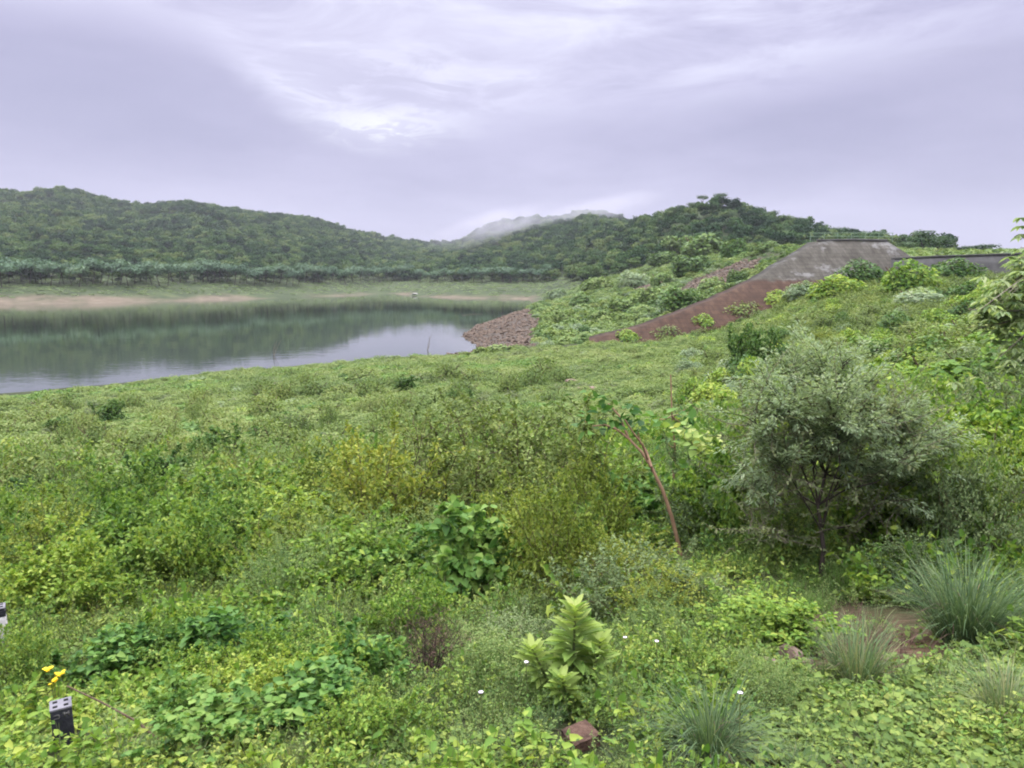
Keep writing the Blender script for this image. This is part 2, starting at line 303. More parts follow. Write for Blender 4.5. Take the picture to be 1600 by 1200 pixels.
# ------------------------------------------------------------------ mesh collector
class MB:
    def __init__(self): self.v = []; self.q = []; self.t = []; self.qm = []; self.tm = []; self.qr = []; self.tr = []; self.nv = 0
    def quads(self, V, Q, mi=0, r=None):
        V = np.asarray(V, float).reshape(-1, 3); Q = np.asarray(Q, int).reshape(-1, 4)
        self.v.append(V); self.q.append(Q + self.nv); self.qm.append(np.full(len(Q), mi))
        self.qr.append(np.full(len(Q), 0.5) if r is None else np.broadcast_to(r, (len(Q),)).astype(float)); self.nv += len(V)
    def tube(self, pts, r0, r1, sides=4, mi=0, r=0.5):
        pts = np.asarray(pts, float); k = len(pts)
        rr = np.linspace(r0, r1, k) if np.isscalar(r0) else np.asarray(r0)
        d = np.gradient(pts, axis=0); d /= np.linalg.norm(d, axis=1, keepdims=True) + 1e-9
        ref = np.array([0.3, 0.9, 0.1]) if abs(d[0][2]) > .5 else np.array([0, 0, 1.0])
        a = np.cross(d, ref); a /= np.linalg.norm(a, axis=1, keepdims=True) + 1e-9; b = np.cross(d, a)
        th = np.arange(sides) * 2 * math.pi / sides
        ring = (a[:, None, :] * np.cos(th)[None, :, None] + b[:, None, :] * np.sin(th)[None, :, None]) * rr[:, None, None] + pts[:, None, :]
        i = np.arange(k - 1)[:, None] * sides; j = np.arange(sides)[None, :]; j2 = (j + 1) % sides
        Q = np.stack([i + j, i + j2, i + sides + j2, i + sides + j], -1)
        self.quads(ring.reshape(-1, 3), Q, mi, r)
    def leaves(self, P, D, N, L, Wd, rng, mi=0, fold=0.12, droop=0.15, heart=False, r=None):
        P = np.asarray(P, float); k = len(P)
        if k == 0: return
        D = D / (np.linalg.norm(D, axis=1, keepdims=True) + 1e-9)
        S = np.cross(D, N); S /= np.linalg.norm(S, axis=1, keepdims=True) + 1e-9
        N = np.cross(S, D)
        L = np.broadcast_to(L, (k,))[:, None]; Wd = np.broadcast_to(Wd, (k,))[:, None]
        dz = np.array([0, 0, -1.0])
        a, b, wa, wb = (0.10, 0.55, 0.50, 0.42) if heart else (0.32, 0.70, 0.50, 0.38)
        back = 0.10 if heart else 0.0
        up = N * fold * Wd
        B = P; T = P + D * L + dz * droop * L
        p1 = P + D * L * a; p2 = P + D * L * b + dz * droop * L * .35
        V = np.stack([B, p1 + S * Wd * wa + up - D * L * back, p2 + S * Wd * wb + up, T, p2 - S * Wd * wb + up, p1 - S * Wd * wa + up - D * L * back], 1)
        i = np.arange(k)[:, None] * 6
        Q = np.stack([i + np.array([[0, 1, 2, 3]]), i + np.array([[0, 3, 4, 5]])], 1)
        rv = rng.random(k) if r is None else np.broadcast_to(r, (k,))
        self.quads(V.reshape(-1, 3), Q, mi, np.repeat(rv, 2))
    def cards(self, P, N, size, rng, mi=0, r=None, ar=0.62):
        k = len(P); D = rng.normal(size=(k, 3)); D -= N * (D * N).sum(1, keepdims=True)
        self.leaves(P - D / (np.linalg.norm(D, axis=1, keepdims=True) + 1e-9) * np.broadcast_to(size, (k,))[:, None] * .5, D, N, size, np.broadcast_to(size, (k,)) * ar, rng, mi, 0.1, 0.1, False, r)
    def blades(self, P, D, L, wd, bend, rng, mi=0, seg=4, r=None):
        k = len(P); L = np.broadcast_to(L, (k,)); wd = np.broadcast_to(wd, (k,)); bend = np.broadcast_to(bend, (k,))
        out = D.copy(); out[:, 2] = 0; out /= np.linalg.norm(out, axis=1, keepdims=True) + 1e-9
        S = np.stack([-out[:, 1], out[:, 0], np.zeros(k)], 1)
        tw = rng.normal(size=(k, 1)) * .5; S = S * np.cos(tw) + out * np.sin(tw)
        V = []
        D = D / np.linalg.norm(D, axis=1, keepdims=True)
        for s in range(seg + 1):
            t = s / seg
            c = P + D * (L * t)[:, None] + out * (bend * L * t * t * .55)[:, None] - np.array([0, 0, 1.0]) * (bend * L * t ** 2.6 * .6)[:, None]
            w = (wd * (1 - t ** 1.8) * .5 + .0006)[:, None]
            V += [c - S * w, c + S * w]
        V = np.stack(V, 1); n2 = 2 * (seg + 1)
        i = np.arange(k)[:, None, None] * n2; s = np.arange(seg)[None, :, None] * 2
        Q = i + s + np.array([0, 1, 3, 2])[None, None, :]
        rv = rng.random(k) if r is None else np.broadcast_to(r, (k,))
        self.quads(V.reshape(-1, 3), Q, mi, np.repeat(rv, seg))
    def mesh(self, name, mats, smooth=False):
        me = bpy.data.meshes.new(name)
        V = np.concatenate(self.v); Q = np.concatenate(self.q)
        me.vertices.add(len(V)); me.vertices.foreach_set('co', V.ravel())
        me.loops.add(Q.size); me.loops.foreach_set('vertex_index', Q.ravel().astype(np.int32))
        me.polygons.add(len(Q)); me.polygons.foreach_set('loop_start', (np.arange(len(Q)) * 4).astype(np.int32))
        me.polygons.foreach_set('material_index', np.concatenate(self.qm).astype(np.int32))
        if smooth: me.polygons.foreach_set('use_smooth', np.ones(len(Q), bool))
        a = me.attributes.new('rnd', 'FLOAT', 'FACE'); a.data.foreach_set('value', np.concatenate(self.qr))
        for m in (mats if isinstance(mats, (list, tuple)) else [mats]): me.materials.append(m)
        me.update(calc_edges=True); return me

def unit(v): return v / (np.linalg.norm(v, axis=-1, keepdims=True) + 1e-9)
def poly(p, d, L, rng, seg=5, wob=.15, up=.0):
    p = np.array(p, float); d = unit(np.array(d, float)); pts = [p.copy()]
    for _ in range(seg):
        d = unit(d + rng.normal(size=3) * wob + np.array([0, 0, up])); p = p + d * L / seg; pts.append(p.copy())
    return np.array(pts)
def along(pts, t):
    k = len(pts) - 1; f = np.clip(t * k, 0, k - 1e-6); i = f.astype(int); a = (f - i)[:, None]
    return pts[i] * (1 - a) + pts[i + 1] * a, unit(pts[i + 1] - pts[i])

# ------------------------------------------------------------------ plant builders (dict: part -> mesh, plus height)
def put_leaves(mb, pts, k, L, Wr, rng, heart=False, droop=.2, upn=1.2, t0=.15, out=1.0, fold=.14):
    t = t0 + (1 - t0) * rng.random(k) ** .8
    P, D = along(pts, t)
    R = unit(rng.normal(size=(k, 3))); d = unit(D * .5 + R * out + np.array([0, 0, .25]))
    N = unit(rng.normal(size=(k, 3)) * .55 + np.array([0, 0, upn]))
    l = L * (0.65 + 0.7 * rng.random(k))
    mb.leaves(P + R * .01, d, N, l, l * Wr, rng, 0, fold, droop, heart)
def shrub(seed, h, spread, stems, leafL, Wr=.5, per=26, branches=6, mat='weed', smat='bark', heart=False, tilt=.55, droop=.2, rs=.012, twig=True, up=.05, wob=.16, low=.2, shell=900):
    rng = np.random.default_rng(seed); f = MB(); s = MB()
    for i in range(stems):
        a = 2 * math.pi * (i + rng.random()) / stems; tl = tilt * rng.random() ** .7
        d = np.array([math.cos(a) * tl * spread / h * 1.4, math.sin(a) * tl * spread / h * 1.4, 1.0])
        b = np.array([math.cos(a), math.sin(a), 0]) * .12 * spread * rng.random()
        L = h * (.7 + .35 * rng.random())
        pts = poly(b, d, L, rng, 7, wob, up); s.tube(pts, rs, rs * .35, 4)
        put_leaves(f, pts, int(per * .8), leafL, Wr, rng, heart, droop, t0=low)
        for j in range(branches):
            t = np.array([low + (1 - low) * (j + rng.random()) / branches])
            p, dd = along(pts, t); R = unit(rng.normal(size=3) * np.array([1, 1, .35]))
            bl = spread * (.30 + .30 * rng.random()) * (1.1 - .5 * t[0])
            bp = poly(p[0], dd[0] * .5 + R, bl, rng, 4, .22, .10)
            if twig: s.tube(bp, rs * .45, rs * .18, 3)
            put_leaves(f, bp, per, leafL, Wr, rng, heart, droop)
    if shell:                # outer leaf canopy, lumpy, leaves facing out and up
        lob = rng.normal(size=(9, 3)); lob[:, 2] = np.abs(lob[:, 2]); lob = unit(lob); d = rng.normal(size=(shell, 3)); d[:, 2] = np.abs(d[:, 2]) * .9 - .08; d = unit(d)
        g = (np.maximum(0, d @ lob.T) ** 7).max(1); q = (.56 + .50 * g) * (.74 + .30 * rng.random(shell))
        P = d * q[:, None] * np.array([spread * .62, spread * .62, h * 1.02]) + np.array([0, 0, .04 * h]); l = leafL * (.65 + .7 * rng.random(shell))
        D = unit(d * .6 + rng.normal(size=(shell, 3)) * .7 + np.array([0, 0, -.1])); N = unit(d * .7 + np.array([0, 0, .9]) + rng.normal(size=(shell, 3)) * .45)
        f.leaves(P, D, N, l, l * Wr, rng, 0, .13, droop, heart, np.clip(.55 * rng.random(shell) + .45 * g, 0, 1))
    allz = np.concatenate(f.v)
    return {'foliage': f.mesh('foliage', M[mat]), 'stem': s.mesh('stem', M[smat]), 'h': np.percentile(allz[:, 2], 98), 'w': 2 * np.percentile(np.abs(allz[:, 0]), 96)}
def dome(seed, n, rx, h, card, mat, lump=.35, smat='bark', stems=5, ar=.62, shell=.55):
    rng = np.random.default_rng(seed); f = MB(); s = MB()
    lobes = rng.normal(size=(7, 3)); lobes[:, 2] = np.abs(lobes[:, 2]) * .9 + .1; lobes = unit(lobes)
    d = rng.normal(size=(n, 3)); d[:, 2] = np.abs(d[:, 2]); d = unit(d)
    g = (np.maximum(0, d @ lobes.T) ** 6).max(1)
    r = (1 - lump + lump * g) * (shell + (1 - shell) * rng.random(n) ** .6)
    P = d * r[:, None] * np.array([rx, rx, h]) + np.array([0, 0, .02])
    N = unit(d * .7 + np.array([0, 0, .7]) + rng.normal(size=(n, 3)) * .45)
    f.cards(P, N, card * (.6 + .8 * rng.random(n)), rng, 0, None, ar)
    for i in range(stems):
        a = rng.random() * 6.28; e = np.array([math.cos(a) * rx * .6, math.sin(a) * rx * .6, h * .75])
        s.tube(np.array([[0, 0, -.05], e * .5 + rng.normal(size=3) * .05 * rx, e]), .02 * h + .004, .008 * h, 3)
    return {'foliage': f.mesh('foliage', M[mat]), 'stem': s.mesh('stem', M[smat]), 'h': h * .97, 'w': 2 * rx * .9}
def tree(seed, h, rc, ncards, card, mat, smat='palebark', trunk_h=.4, lobes=8, flat=.55, tr=.14, umbrella=False):
    rng = np.random.default_rng(seed); f = MB(); s = MB()
    th = h * trunk_h
    tp = poly((0, 0, -.3), (rng.normal() * .08, rng.normal() * .08, 1), th + .3, rng, 5, .06); s.tube(tp, tr, tr * .6, 6)
    top = tp[-1]
    for i in range(lobes):
        a = 2 * math.pi * (i + rng.random() * .7) / lobes; q = (rng.random() if not umbrella else .35 + .65 * rng.random()) ** .5
        c = np.array([math.cos(a) * rc * q * .68, math.sin(a) * rc * q * .68, th + (h - th) * ((.28 + .52 * rng.random() * (1.15 - .5 * q)) if not umbrella else .55 + .2 * rng.random())])
        R = rc * (.36 + .22 * rng.random()); k = ncards // lobes
        s.tube(np.array([top + (tp[-2] - top) * rng.random(), (top + c) / 2 + rng.normal(size=3) * .08 * rc, c]), tr * .45, tr * .12, 4)
        d = unit(rng.normal(size=(k, 3)))
        rr = (.55 + .45 * rng.random(k) ** .5) * (1 + .18 * rng.normal(size=k))
        P = c + d * (R * rr)[:, None] * np.array([1, 1, flat])
        N = unit(d * .8 + np.array([0, 0, .6]) + rng.normal(size=(k, 3)) * .4)
        f.cards(P, N, card * (.6 + .8 * rng.random(k)), rng, 0, np.clip(rng.random(k) * .75 + .25 * rng.random(), 0, 1))
    return {'crown': f.mesh('crown', M[mat]), 'trunk': s.mesh('trunk', M[smat]), 'h': h * .97, 'w': 2 * rc}
def grass_clump(seed, n, h, r0, spread, wd, mat='grass', bend=.55, dead=.06):
    rng = np.random.default_rng(seed); f = MB()
    a = rng.random(n) * 6.28; q = rng.random(n) ** .5
    P = np.stack([np.cos(a) * q * r0, np.sin(a) * q * r0, np.full(n, -.02)], 1)
    a2 = a + rng.normal(size=n) * .6; tl = spread * (.15 + q) * rng.random(n) ** .7
    D = np.stack([np.cos(a2) * tl, np.sin(a2) * tl, np.ones(n)], 1)
    L = h * (.45 + .65 * rng.random(n)); f.blades(P, D, L, wd * (.6 + .7 * rng.random(n)), bend * (.3 + 1.2 * rng.random(n)), rng, 0, 5)
    k = int(n * dead) + 3; i = rng.integers(0, n, k)
    f.blades(P[i], D[i] + rng.normal(size=(k, 3)) * .4 * np.array([1, 1, .1]), L[i] * .9, wd * .8, bend * 1.6, rng, 1, 5)
    me = f.mesh('blades', [M[mat], M['dead']])
    return {'blades': me, 'h': h * .95, 'w': h * spread * 1.6 + r0}

# ------------------------------------------------------------------ object helpers
def tag(o, label=None, cat=None, group=None, kind=None):
    for k, v in (('label', label), ('category', cat), ('group', group), ('kind', kind)):
        if v: o[k] = v
    return o
def link(name, me, parent=None):
    o = bpy.data.objects.new(name, me); CO.objects.link(o)
    if parent: o.parent = parent
    return o
def plant(name, tpl, loc, label, cat, group=None, rz=0.0, sc=(1, 1, 1), tilt=(0, 0)):
    r = bpy.data.objects.new(name, None); CO.objects.link(r); r.empty_display_size = .2
    r.location = loc; r.rotation_euler = (tilt[0], tilt[1], rz); r.scale = sc
    for k, me in tpl.items():
        if isinstance(me, bpy.types.Mesh): link(k, me, r)
    return tag(r, label, cat, group)
def place(name, tpl, px, py, hpx, wpx, label, cat, group=None, seed=0, sink=.03, Y=None, tilt=(0, 0)):
    p = hit(px, py) if Y is None else Vector((*at(px, py, Y).xy, float(ground(at(px, py, Y).x, Y))))
    rg = random.Random(seed * 7 + px)
    sh = hpx * p.y / F / tpl['h']; sw = wpx * p.y / F / tpl['w']
    return plant(name, tpl, (p.x, p.y, p.z - sink), label, cat, group, rg.random() * 6.28, (sw, sw, sh), tilt)
def simple(name, mb_mesh, label, cat, group=None, loc=(0, 0, 0)):
    o = link(name, mb_mesh); o.location = loc; return tag(o, label, cat, group)

def scatter(name, lib, pos, rot, scl, idx, kind='stuff', label=None, cat=None):
    """one object; geometry nodes set a plant of the library on every point"""
    me = bpy.data.meshes.new(name); k = len(pos)
    me.vertices.add(k); me.vertices.foreach_set('co', np.asarray(pos, float).ravel())
    me.attributes.new('idx', 'INT', 'POINT').data.foreach_set('value', np.asarray(idx, np.int32))
    me.attributes.new('rot', 'FLOAT_VECTOR', 'POINT').data.foreach_set('vector', np.asarray(rot, float).ravel())
    me.attributes.new('scl', 'FLOAT_VECTOR', 'POINT').data.foreach_set('vector', np.asarray(scl, float).ravel())
    o = link(name, me)
    col = bpy.data.collections.new(name + '_kinds')
    for i, m in enumerate(lib): col.objects.link(bpy.data.objects.new('kind_%02d' % i, m))
    ng = bpy.data.node_groups.new(name, 'GeometryNodeTree')
    ng.interface.new_socket('Geometry', in_out='INPUT', socket_type='NodeSocketGeometry')
    ng.interface.new_socket('Geometry', in_out='OUTPUT', socket_type='NodeSocketGeometry')
    N_ = ng.nodes; L_ = ng.links
    gi = N_.new('NodeGroupInput'); go = N_.new('NodeGroupOutput'); ip = N_.new('GeometryNodeInstanceOnPoints'); ci = N_.new('GeometryNodeCollectionInfo')
    ci.inputs['Collection'].default_value = col; ci.inputs['Separate Children'].default_value = True; ci.inputs['Reset Children'].default_value = True
    def na(nm, ty):
        x = N_.new('GeometryNodeInputNamedAttribute'); x.data_type = ty; x.inputs['Name'].default_value = nm; return x.outputs['Attribute']
    L_.new(gi.outputs[0], ip.inputs['Points']); L_.new(ci.outputs[0], ip.inputs['Instance']); ip.inputs['Pick Instance'].default_value = True
    L_.new(na('idx', 'INT'), ip.inputs['Instance Index']); L_.new(na('rot', 'FLOAT_VECTOR'), ip.inputs['Rotation']); L_.new(na('scl', 'FLOAT_VECTOR'), ip.inputs['Scale'])
    L_.new(ip.outputs[0], go.inputs[0])
    o.modifiers.new('scatter', 'NODES').node_group = ng
    return tag(o, label, cat, None, kind)

# ------------------------------------------------------------------ ground sheet
def mud_mask(x, y, z):      # bare drawdown shore round the far side
    return np.clip((np.interp(x / y, [-.62, -.40, -.20, -.05], [2.7, 2.2, 1.2, 1.1]) + 2.4 * (fbm(x / 30, y / 30, 3) - .5) * 2 - z) / 1.2, 0, 1) * (y > 240)
def rock_mask(x, y):        # stony point in the lake and the scree left of the dam
    px = 800 + F * 1.0096 * x / y
    nz = fbm(x / 6, y / 6, 3)
    a = np.clip((846 - px + (nz - .5) * 40) / 12, 0, 1) * np.clip((px - 690) / 10, 0, 1) * ((y > 109) & (y < 222))
    b = np.clip(1 - np.hypot((px - 1122) / 72, (y - 168) / 26) + (nz - .5) * .9, 0, .3) / .3 * (y > 130)
    c = np.clip(1 - np.hypot((px - 1025) / 46, (y - 215) / 26) + (nz - .5) * .8, 0, .3) / .3 * (y > 150)
    return np.clip(np.maximum(a, np.maximum(b, c)), 0, 1)
def soil_mask(x, y):        # bare reddish soil in the foreground right
    z = ground(x, y); px, py = project(x, y, z)
    return np.clip(1.3 - np.hypot((px - 1360) / 190, (py - 1010) / 70) + (fbm(x * 1.5, y * 1.5, 3) - .5), 0, 1) * (y < 12)
def build_terrain():
    X = UG[:, None] * YG[None, :]; Y = np.broadcast_to(YG[None, :], X.shape)
    V = np.stack([X, Y, HG], -1).reshape(-1, 3)
    i = np.arange(NU - 1)[:, None] * NYG; j = np.arange(NYG - 1)[None, :]
    Q = np.stack([i + j, i + NYG + j, i + NYG + j + 1, i + j + 1], -1).reshape(-1, 4)
    mb = MB(); mb.quads(V, Q)
    m, t, o = new_mat('ground')
    ge = t.new('ShaderNodeNewGeometry'); pos = ge.outputs['Position']
    def A(nm): return t.new('ShaderNodeAttribute', attribute_name=nm).outputs['Fac']
    n1 = t.noise(pos, 0.9, 6, .65); n2 = t.noise(pos, .06, 5, .6); n3 = t.noise(pos, 7.0, 4, .6)
    green = t.ramp(t.math('ADD', t.math('MULTIPLY', n1, .6), t.math('MULTIPLY', n2, .4)), [(.3, (.018, .020, .010)), (.5, (.034, .042, .017)), (.68, (.060, .075, .026))])
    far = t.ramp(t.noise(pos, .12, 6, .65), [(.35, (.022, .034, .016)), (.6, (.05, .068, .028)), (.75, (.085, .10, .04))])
    soil = t.ramp(n3, [(.3, (.045, .028, .018)), (.7, (.14, .085, .055))])
    mud = t.ramp(t.noise(pos, .25, 6, .6), [(.3, (.075, .060, .045)), (.6, (.135, .106, .080)), (.8, (.18, .148, .118))])
    rock = t.ramp(t.noise(pos, 1.1, 8, .7), [(.3, (.030, .024, .020)), (.52, (.070, .056, .048)), (.72, (.13, .108, .095))])
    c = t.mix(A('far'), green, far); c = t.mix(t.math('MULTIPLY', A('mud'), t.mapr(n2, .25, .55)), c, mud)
    c = t.mix(A('rock'), c, rock); c = t.mix(A('soil'), c, soil)
    b = t.new('ShaderNodeBsdfPrincipled'); t.l.new(c, b.inputs['Base Color']); b.inputs['Roughness'].default_value = .95; b.inputs['Specular IOR Level'].default_value = .15
    bp = t.new('ShaderNodeBump'); bp.inputs['Strength'].default_value = .6; bp.inputs['Distance'].default_value = .25
    t.l.new(t.noise(pos, 1.7, 7, .7), bp.inputs['Height']); t.l.new(bp.outputs[0], b.inputs['Normal']); t.l.new(b.outputs[0], o.inputs[0])
    me = mb.mesh('terrain', m, True)
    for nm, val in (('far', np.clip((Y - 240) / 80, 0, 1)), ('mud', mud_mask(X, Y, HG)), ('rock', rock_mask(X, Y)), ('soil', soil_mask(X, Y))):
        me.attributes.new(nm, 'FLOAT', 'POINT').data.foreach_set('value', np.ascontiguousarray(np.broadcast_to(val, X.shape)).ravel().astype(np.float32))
    tag(link('terrain', me), kind='structure')
build_terrain()

# ------------------------------------------------------------------ lake
def build_lake():
    mb = MB(); ys = np.array([40, 80, 130, 200, 300, 420, 560, 700.]); us = np.linspace(-2.6, .12, 16)
    V = np.array([(u * y, y, 0.0) for y in ys for u in us]); k = len(us)
    Q = [(a * k + b, a * k + b + 1, (a + 1) * k + b + 1, (a + 1) * k + b) for a in range(len(ys) - 1) for b in range(k - 1)]
    mb.quads(V, Q)
    m, t, o = new_mat('lake_water'); ge = t.new('ShaderNodeNewGeometry'); pos = ge.outputs['Position']
    b = t.new('ShaderNodeBsdfPrincipled'); b.inputs['Base Color'].default_value = (.018, .026, .017, 1); b.inputs['Roughness'].default_value = .03; b.inputs['IOR'].default_value = 1.5
    b.inputs['Specular IOR Level'].default_value = .5
    mp = t.new('ShaderNodeMapping'); mp.inputs['Scale'].default_value = (.5, 1.0, 1.0); t.l.new(pos, mp.inputs['Vector'])
    h = t.math('ADD', t.math('MULTIPLY', t.noise(mp.outputs[0], 1.3, 3, .5), t.mapr(t.noise(pos, .012, 3, .5), .42, .62, .25, 1.0)), t.math('MULTIPLY', t.noise(mp.outputs[0], .35, 2, .5), .8))
    bp = t.new('ShaderNodeBump'); bp.inputs['Strength'].default_value = .10; bp.inputs['Distance'].default_value = .10
    t.l.new(h, bp.inputs['Height']); t.l.new(bp.outputs[0], b.inputs['Normal']); t.l.new(b.outputs[0], o.inputs[0])
    tag(link('water', mb.mesh('water', m)), kind='structure')
build_lake()
# ------------------------------------------------------------------ dam
def strip_wall(cols, drop, thick, name, mat, fine=6, rough=.7):
    """wall from columns (px, row top, distance top, row bottom, distance bottom): leaning face, flat top, back"""
    fc = []; rj = np.random.default_rng(len(cols))
    for a, b in zip(cols[:-1], cols[1:]):
        m_ = max(2, int(abs(b[0] - a[0]) / 9))
        for i in range(m_):
            q = i / m_; c = [a[e] + (b[e] - a[e]) * q for e in range(5)]
            if i: c[1] += rj.normal() * rough
            fc.append(c)
    cols = fc + [list(cols[-1])]
    T = [at(c[0], c[1], c[2]) for c in cols]; B = [at(c[0], c[3], c[4]) for c in cols]
    rows = []
    for t_, b_ in zip(T, B):
        d = (b_ - t_).normalized(); e = b_ + d * drop
        rows.append([t_ + (e - t_) * (i / fine) for i in range(fine + 1)] + [e + Vector((0, thick, 0)), t_ + Vector((0, thick, 0))])
    k = fine + 3; nC = len(rows); mb = MB()
    V = [p for r in rows for p in r]
    Q = [(a * k + b, a * k + (b + 1) % k, (a + 1) * k + (b + 1) % k, (a + 1) * k + b) for a in range(nC - 1) for b in range(k)]
    mb.quads(V, Q)
    for e in (0, nC - 1):
        for b in range(fine):
            m0 = e * k
            if b == fine - 1: mb.quads([rows[e][b], rows[e][b + 1], rows[e][fine + 1], rows[e][fine + 2]], [(0, 1, 2, 3)])
            else: mb.quads([rows[e][b], rows[e][b + 1], rows[e][fine + 2], rows[e][fine + 2] + Vector((0, -.001, 0))], [(0, 1, 2, 3)])
    return mb.mesh(name, mat)
def masonry_mat():
    m, t, o = new_mat('stained_masonry'); ge = t.new('ShaderNodeNewGeometry'); pos = ge.outputs['Position']
    sp = t.new('ShaderNodeSeparateXYZ'); t.l.new(pos, sp.inputs[0])
    mp = t.new('ShaderNodeMapping'); mp.inputs['Scale'].default_value = (1, .2, 1.4); t.l.new(pos, mp.inputs['Vector'])
    streak = t.new('ShaderNodeMapping'); streak.inputs['Scale'].default_value = (1.2, .2, .12); t.l.new(pos, streak.inputs['Vector'])
    nz = t.noise(mp.outputs[0], .55, 7, .68); ns = t.noise(streak.outputs[0], 1.4, 5, .6); nl = t.noise(pos, .22, 4, .6)
    f = t.math('ADD', t.math('MULTIPLY', nz, .55), t.math('MULTIPLY', ns, .45))
    grey = t.ramp(f, [(.36, (.031, .027, .022)), (.5, (.054, .048, .040)), (.62, (.082, .074, .064))])
    pale = t.math('MULTIPLY', t.mapr(nl, .535, .60), t.mapr(t.noise(mp.outputs[0], .9, 6, .7), .40, .58))
    grey = t.mix(t.math('MULTIPLY', pale, .8), grey, (.15, .145, .145))
    red = t.ramp(f, [(.36, (.028, .013, .008)), (.5, (.048, .024, .015)), (.64, (.075, .043, .028))])
    z = t.math('ADD', sp.outputs[2], t.math('MULTIPLY', t.math('SUBTRACT', ns, .5), 1.1))
    c = t.mix(t.mapr(z, 10.2, 10.75), red, grey)
    br = t.new('ShaderNodeTexBrick'); br.inputs['Scale'].default_value = 1.0; br.inputs['Brick Width'].default_value = 1.1; br.inputs['Row Height'].default_value = .55
    br.inputs['Mortar Size'].default_value = .05; br.inputs['Color1'].default_value = (1, 1, 1, 1); br.inputs['Color2'].default_value = (.80, .80, .80, 1); br.inputs['Mortar'].default_value = (.50, .50, .50, 1)
    t.l.new(t.xyz(sp.outputs[0], sp.outputs[2], 0.0), br.inputs['Vector'])
    c = t.mix(.6, c, br.outputs['Color'], 'MULTIPLY')
    b = t.new('ShaderNodeBsdfPrincipled'); t.l.new(c, b.inputs['Base Color']); b.inputs['Roughness'].default_value = .92; b.inputs['Specular IOR Level'].default_value = .2
    bp = t.new('ShaderNodeBump'); bp.inputs['Strength'].default_value = .5; bp.inputs['Distance'].default_value = .1
    t.l.new(nz, bp.inputs['Height']); t.l.new(bp.outputs[0], b.inputs['Normal']); t.l.new(b.outputs[0], o.inputs[0]); return m
M['masonry'] = masonry_mat()
M['coping'] = plain_mat('pale_concrete', (.06, .058, .058), (.11, .106, .105), 1.5, .9, .3)
M['crest'] = plain_mat('crest_masonry', (.070, .066, .068), (.125, .120, .122), .9, .92, .4)
M['railpaint'] = plain_mat('faded_green_paint', (.12, .20, .13), (.22, .30, .20), 3, .6, .1)
AB = [(925,530,100.6,531,100),(1000,511,102.5,521,100.5),(1060,490,104.5,508,101.5),(1120,466,107,492,102),(1180,438,110,472,103),(1235,404,113,456,104),(1278,377,116,446,105),(1335,376,116,440,106),(1386,377,116,434,107),(1432,406,113.5,428,108)]
def build_dam():
    r = bpy.data.objects.new('dam_abutment', None); CO.objects.link(r); p0 = at(1278, 446, 110); r.location = (p0.x, p0.y, p0.z - 2)
    w = link('wall', strip_wall(AB, 5.0, 4.0, 'wall', M['masonry'])); w.parent = r; w.matrix_parent_inverse = r.matrix_basis.inverted()
    mb = MB()
    for a, b in ((AB[6], AB[7]), (AB[7], AB[8])):
        A_ = at(a[0], a[1], a[2]); B_ = at(b[0], b[1], b[2])
        o = Vector((0, -.15, .003)); u = Vector((0, 0, .28)); k = Vector((0, .8, 0))
        mb.quads([A_ + o, B_ + o, B_ + o + u, A_ + o + u, A_ + o + k, B_ + o + k, B_ + o + k + u, A_ + o + k + u], [(0,1,2,3),(3,2,6,7),(7,6,5,4),(4,5,1,0),(0,3,7,4),(1,5,6,2)])
    c = link('coping', mb.mesh('coping', M['coping'])); c.parent = r; c.matrix_parent_inverse = r.matrix_basis.inverted()
    tag(r, 'grey masonry dam abutment, reddish brown below the old waterline, its foot sloping lakeward', 'dam')
    # railing on its top
    q = bpy.data.objects.new('handrail', None); CO.objects.link(q); a0 = at(1270, 378, 117.2); q.location = a0
    z0 = at(1335, 375, 117.2).z - .1
    xs = [at(px, 376, 117.2).x for px in np.linspace(1266, 1394, 7)]
    def ch(o): o.parent = q; o.matrix_parent_inverse = q.matrix_basis.inverted()
    for x in xs:
        m_ = MB(); m_.tube([(x, 117.2, z0 - .2), (x, 117.2, z0 + .6), (x, 117.2, z0 + 1.12)], .045, .045, 6); ch(link('post', m_.mesh('post', M['railpaint'])))
    for dz in (1.12, .6):
        m_ = MB(); m_.tube([(xs[0] - .1, 117.2, z0 + dz), ((xs[0] + xs[-1]) / 2, 117.2, z0 + dz + .02), (xs[-1] + .1, 117.2, z0 + dz)], .04, .04, 6); ch(link('rail', m_.mesh('rail', M['railpaint'])))
    tag(q, 'thin pale green handrail along the flat top of the dam abutment', 'railing')
    # crest wall running off to the right
    CW = [(1398,405,106,430,105.5),(1460,402,104.5,430,104),(1575,398,102,430,101.5),(1700,396,99,430,98.5),(1820,395,97,430,96.5)]
    r2 = bpy.data.objects.new('dam_crest_wall', None); CO.objects.link(r2); p = at(1460, 430, 104); r2.location = p
    w = link('wall', strip_wall(CW, 1.5, 1.0, 'wall', M['crest'], 4, .12)); w.parent = r2; w.matrix_parent_inverse = r2.matrix_basis.inverted()
    mb = MB()
    for a, b in zip(CW[:-1], CW[1:]):
        A_ = at(a[0], a[1], a[2]); B_ = at(b[0], b[1], b[2]); o = Vector((0, -.12, .003)); u = Vector((0, 0, .22)); k = Vector((0, 1.24, 0))
        mb.quads([A_ + o, B_ + o, B_ + o + u, A_ + o + u, A_ + o + k, B_ + o + k, B_ + o + k + u, A_ + o + k + u], [(0,1,2,3),(3,2,6,7),(7,6,5,4),(4,5,1,0)] + ([(0,3,7,4)] if a is CW[0] else []) + ([(1,5,6,2)] if b is CW[-1] else []))
    c = link('coping', mb.mesh('coping', M['coping'])); c.parent = r2; c.matrix_parent_inverse = r2.matrix_basis.inverted()
    tag(r2, 'long low grey dam crest wall with pale coping running right from the abutment behind the bushes', 'wall')
build_dam()

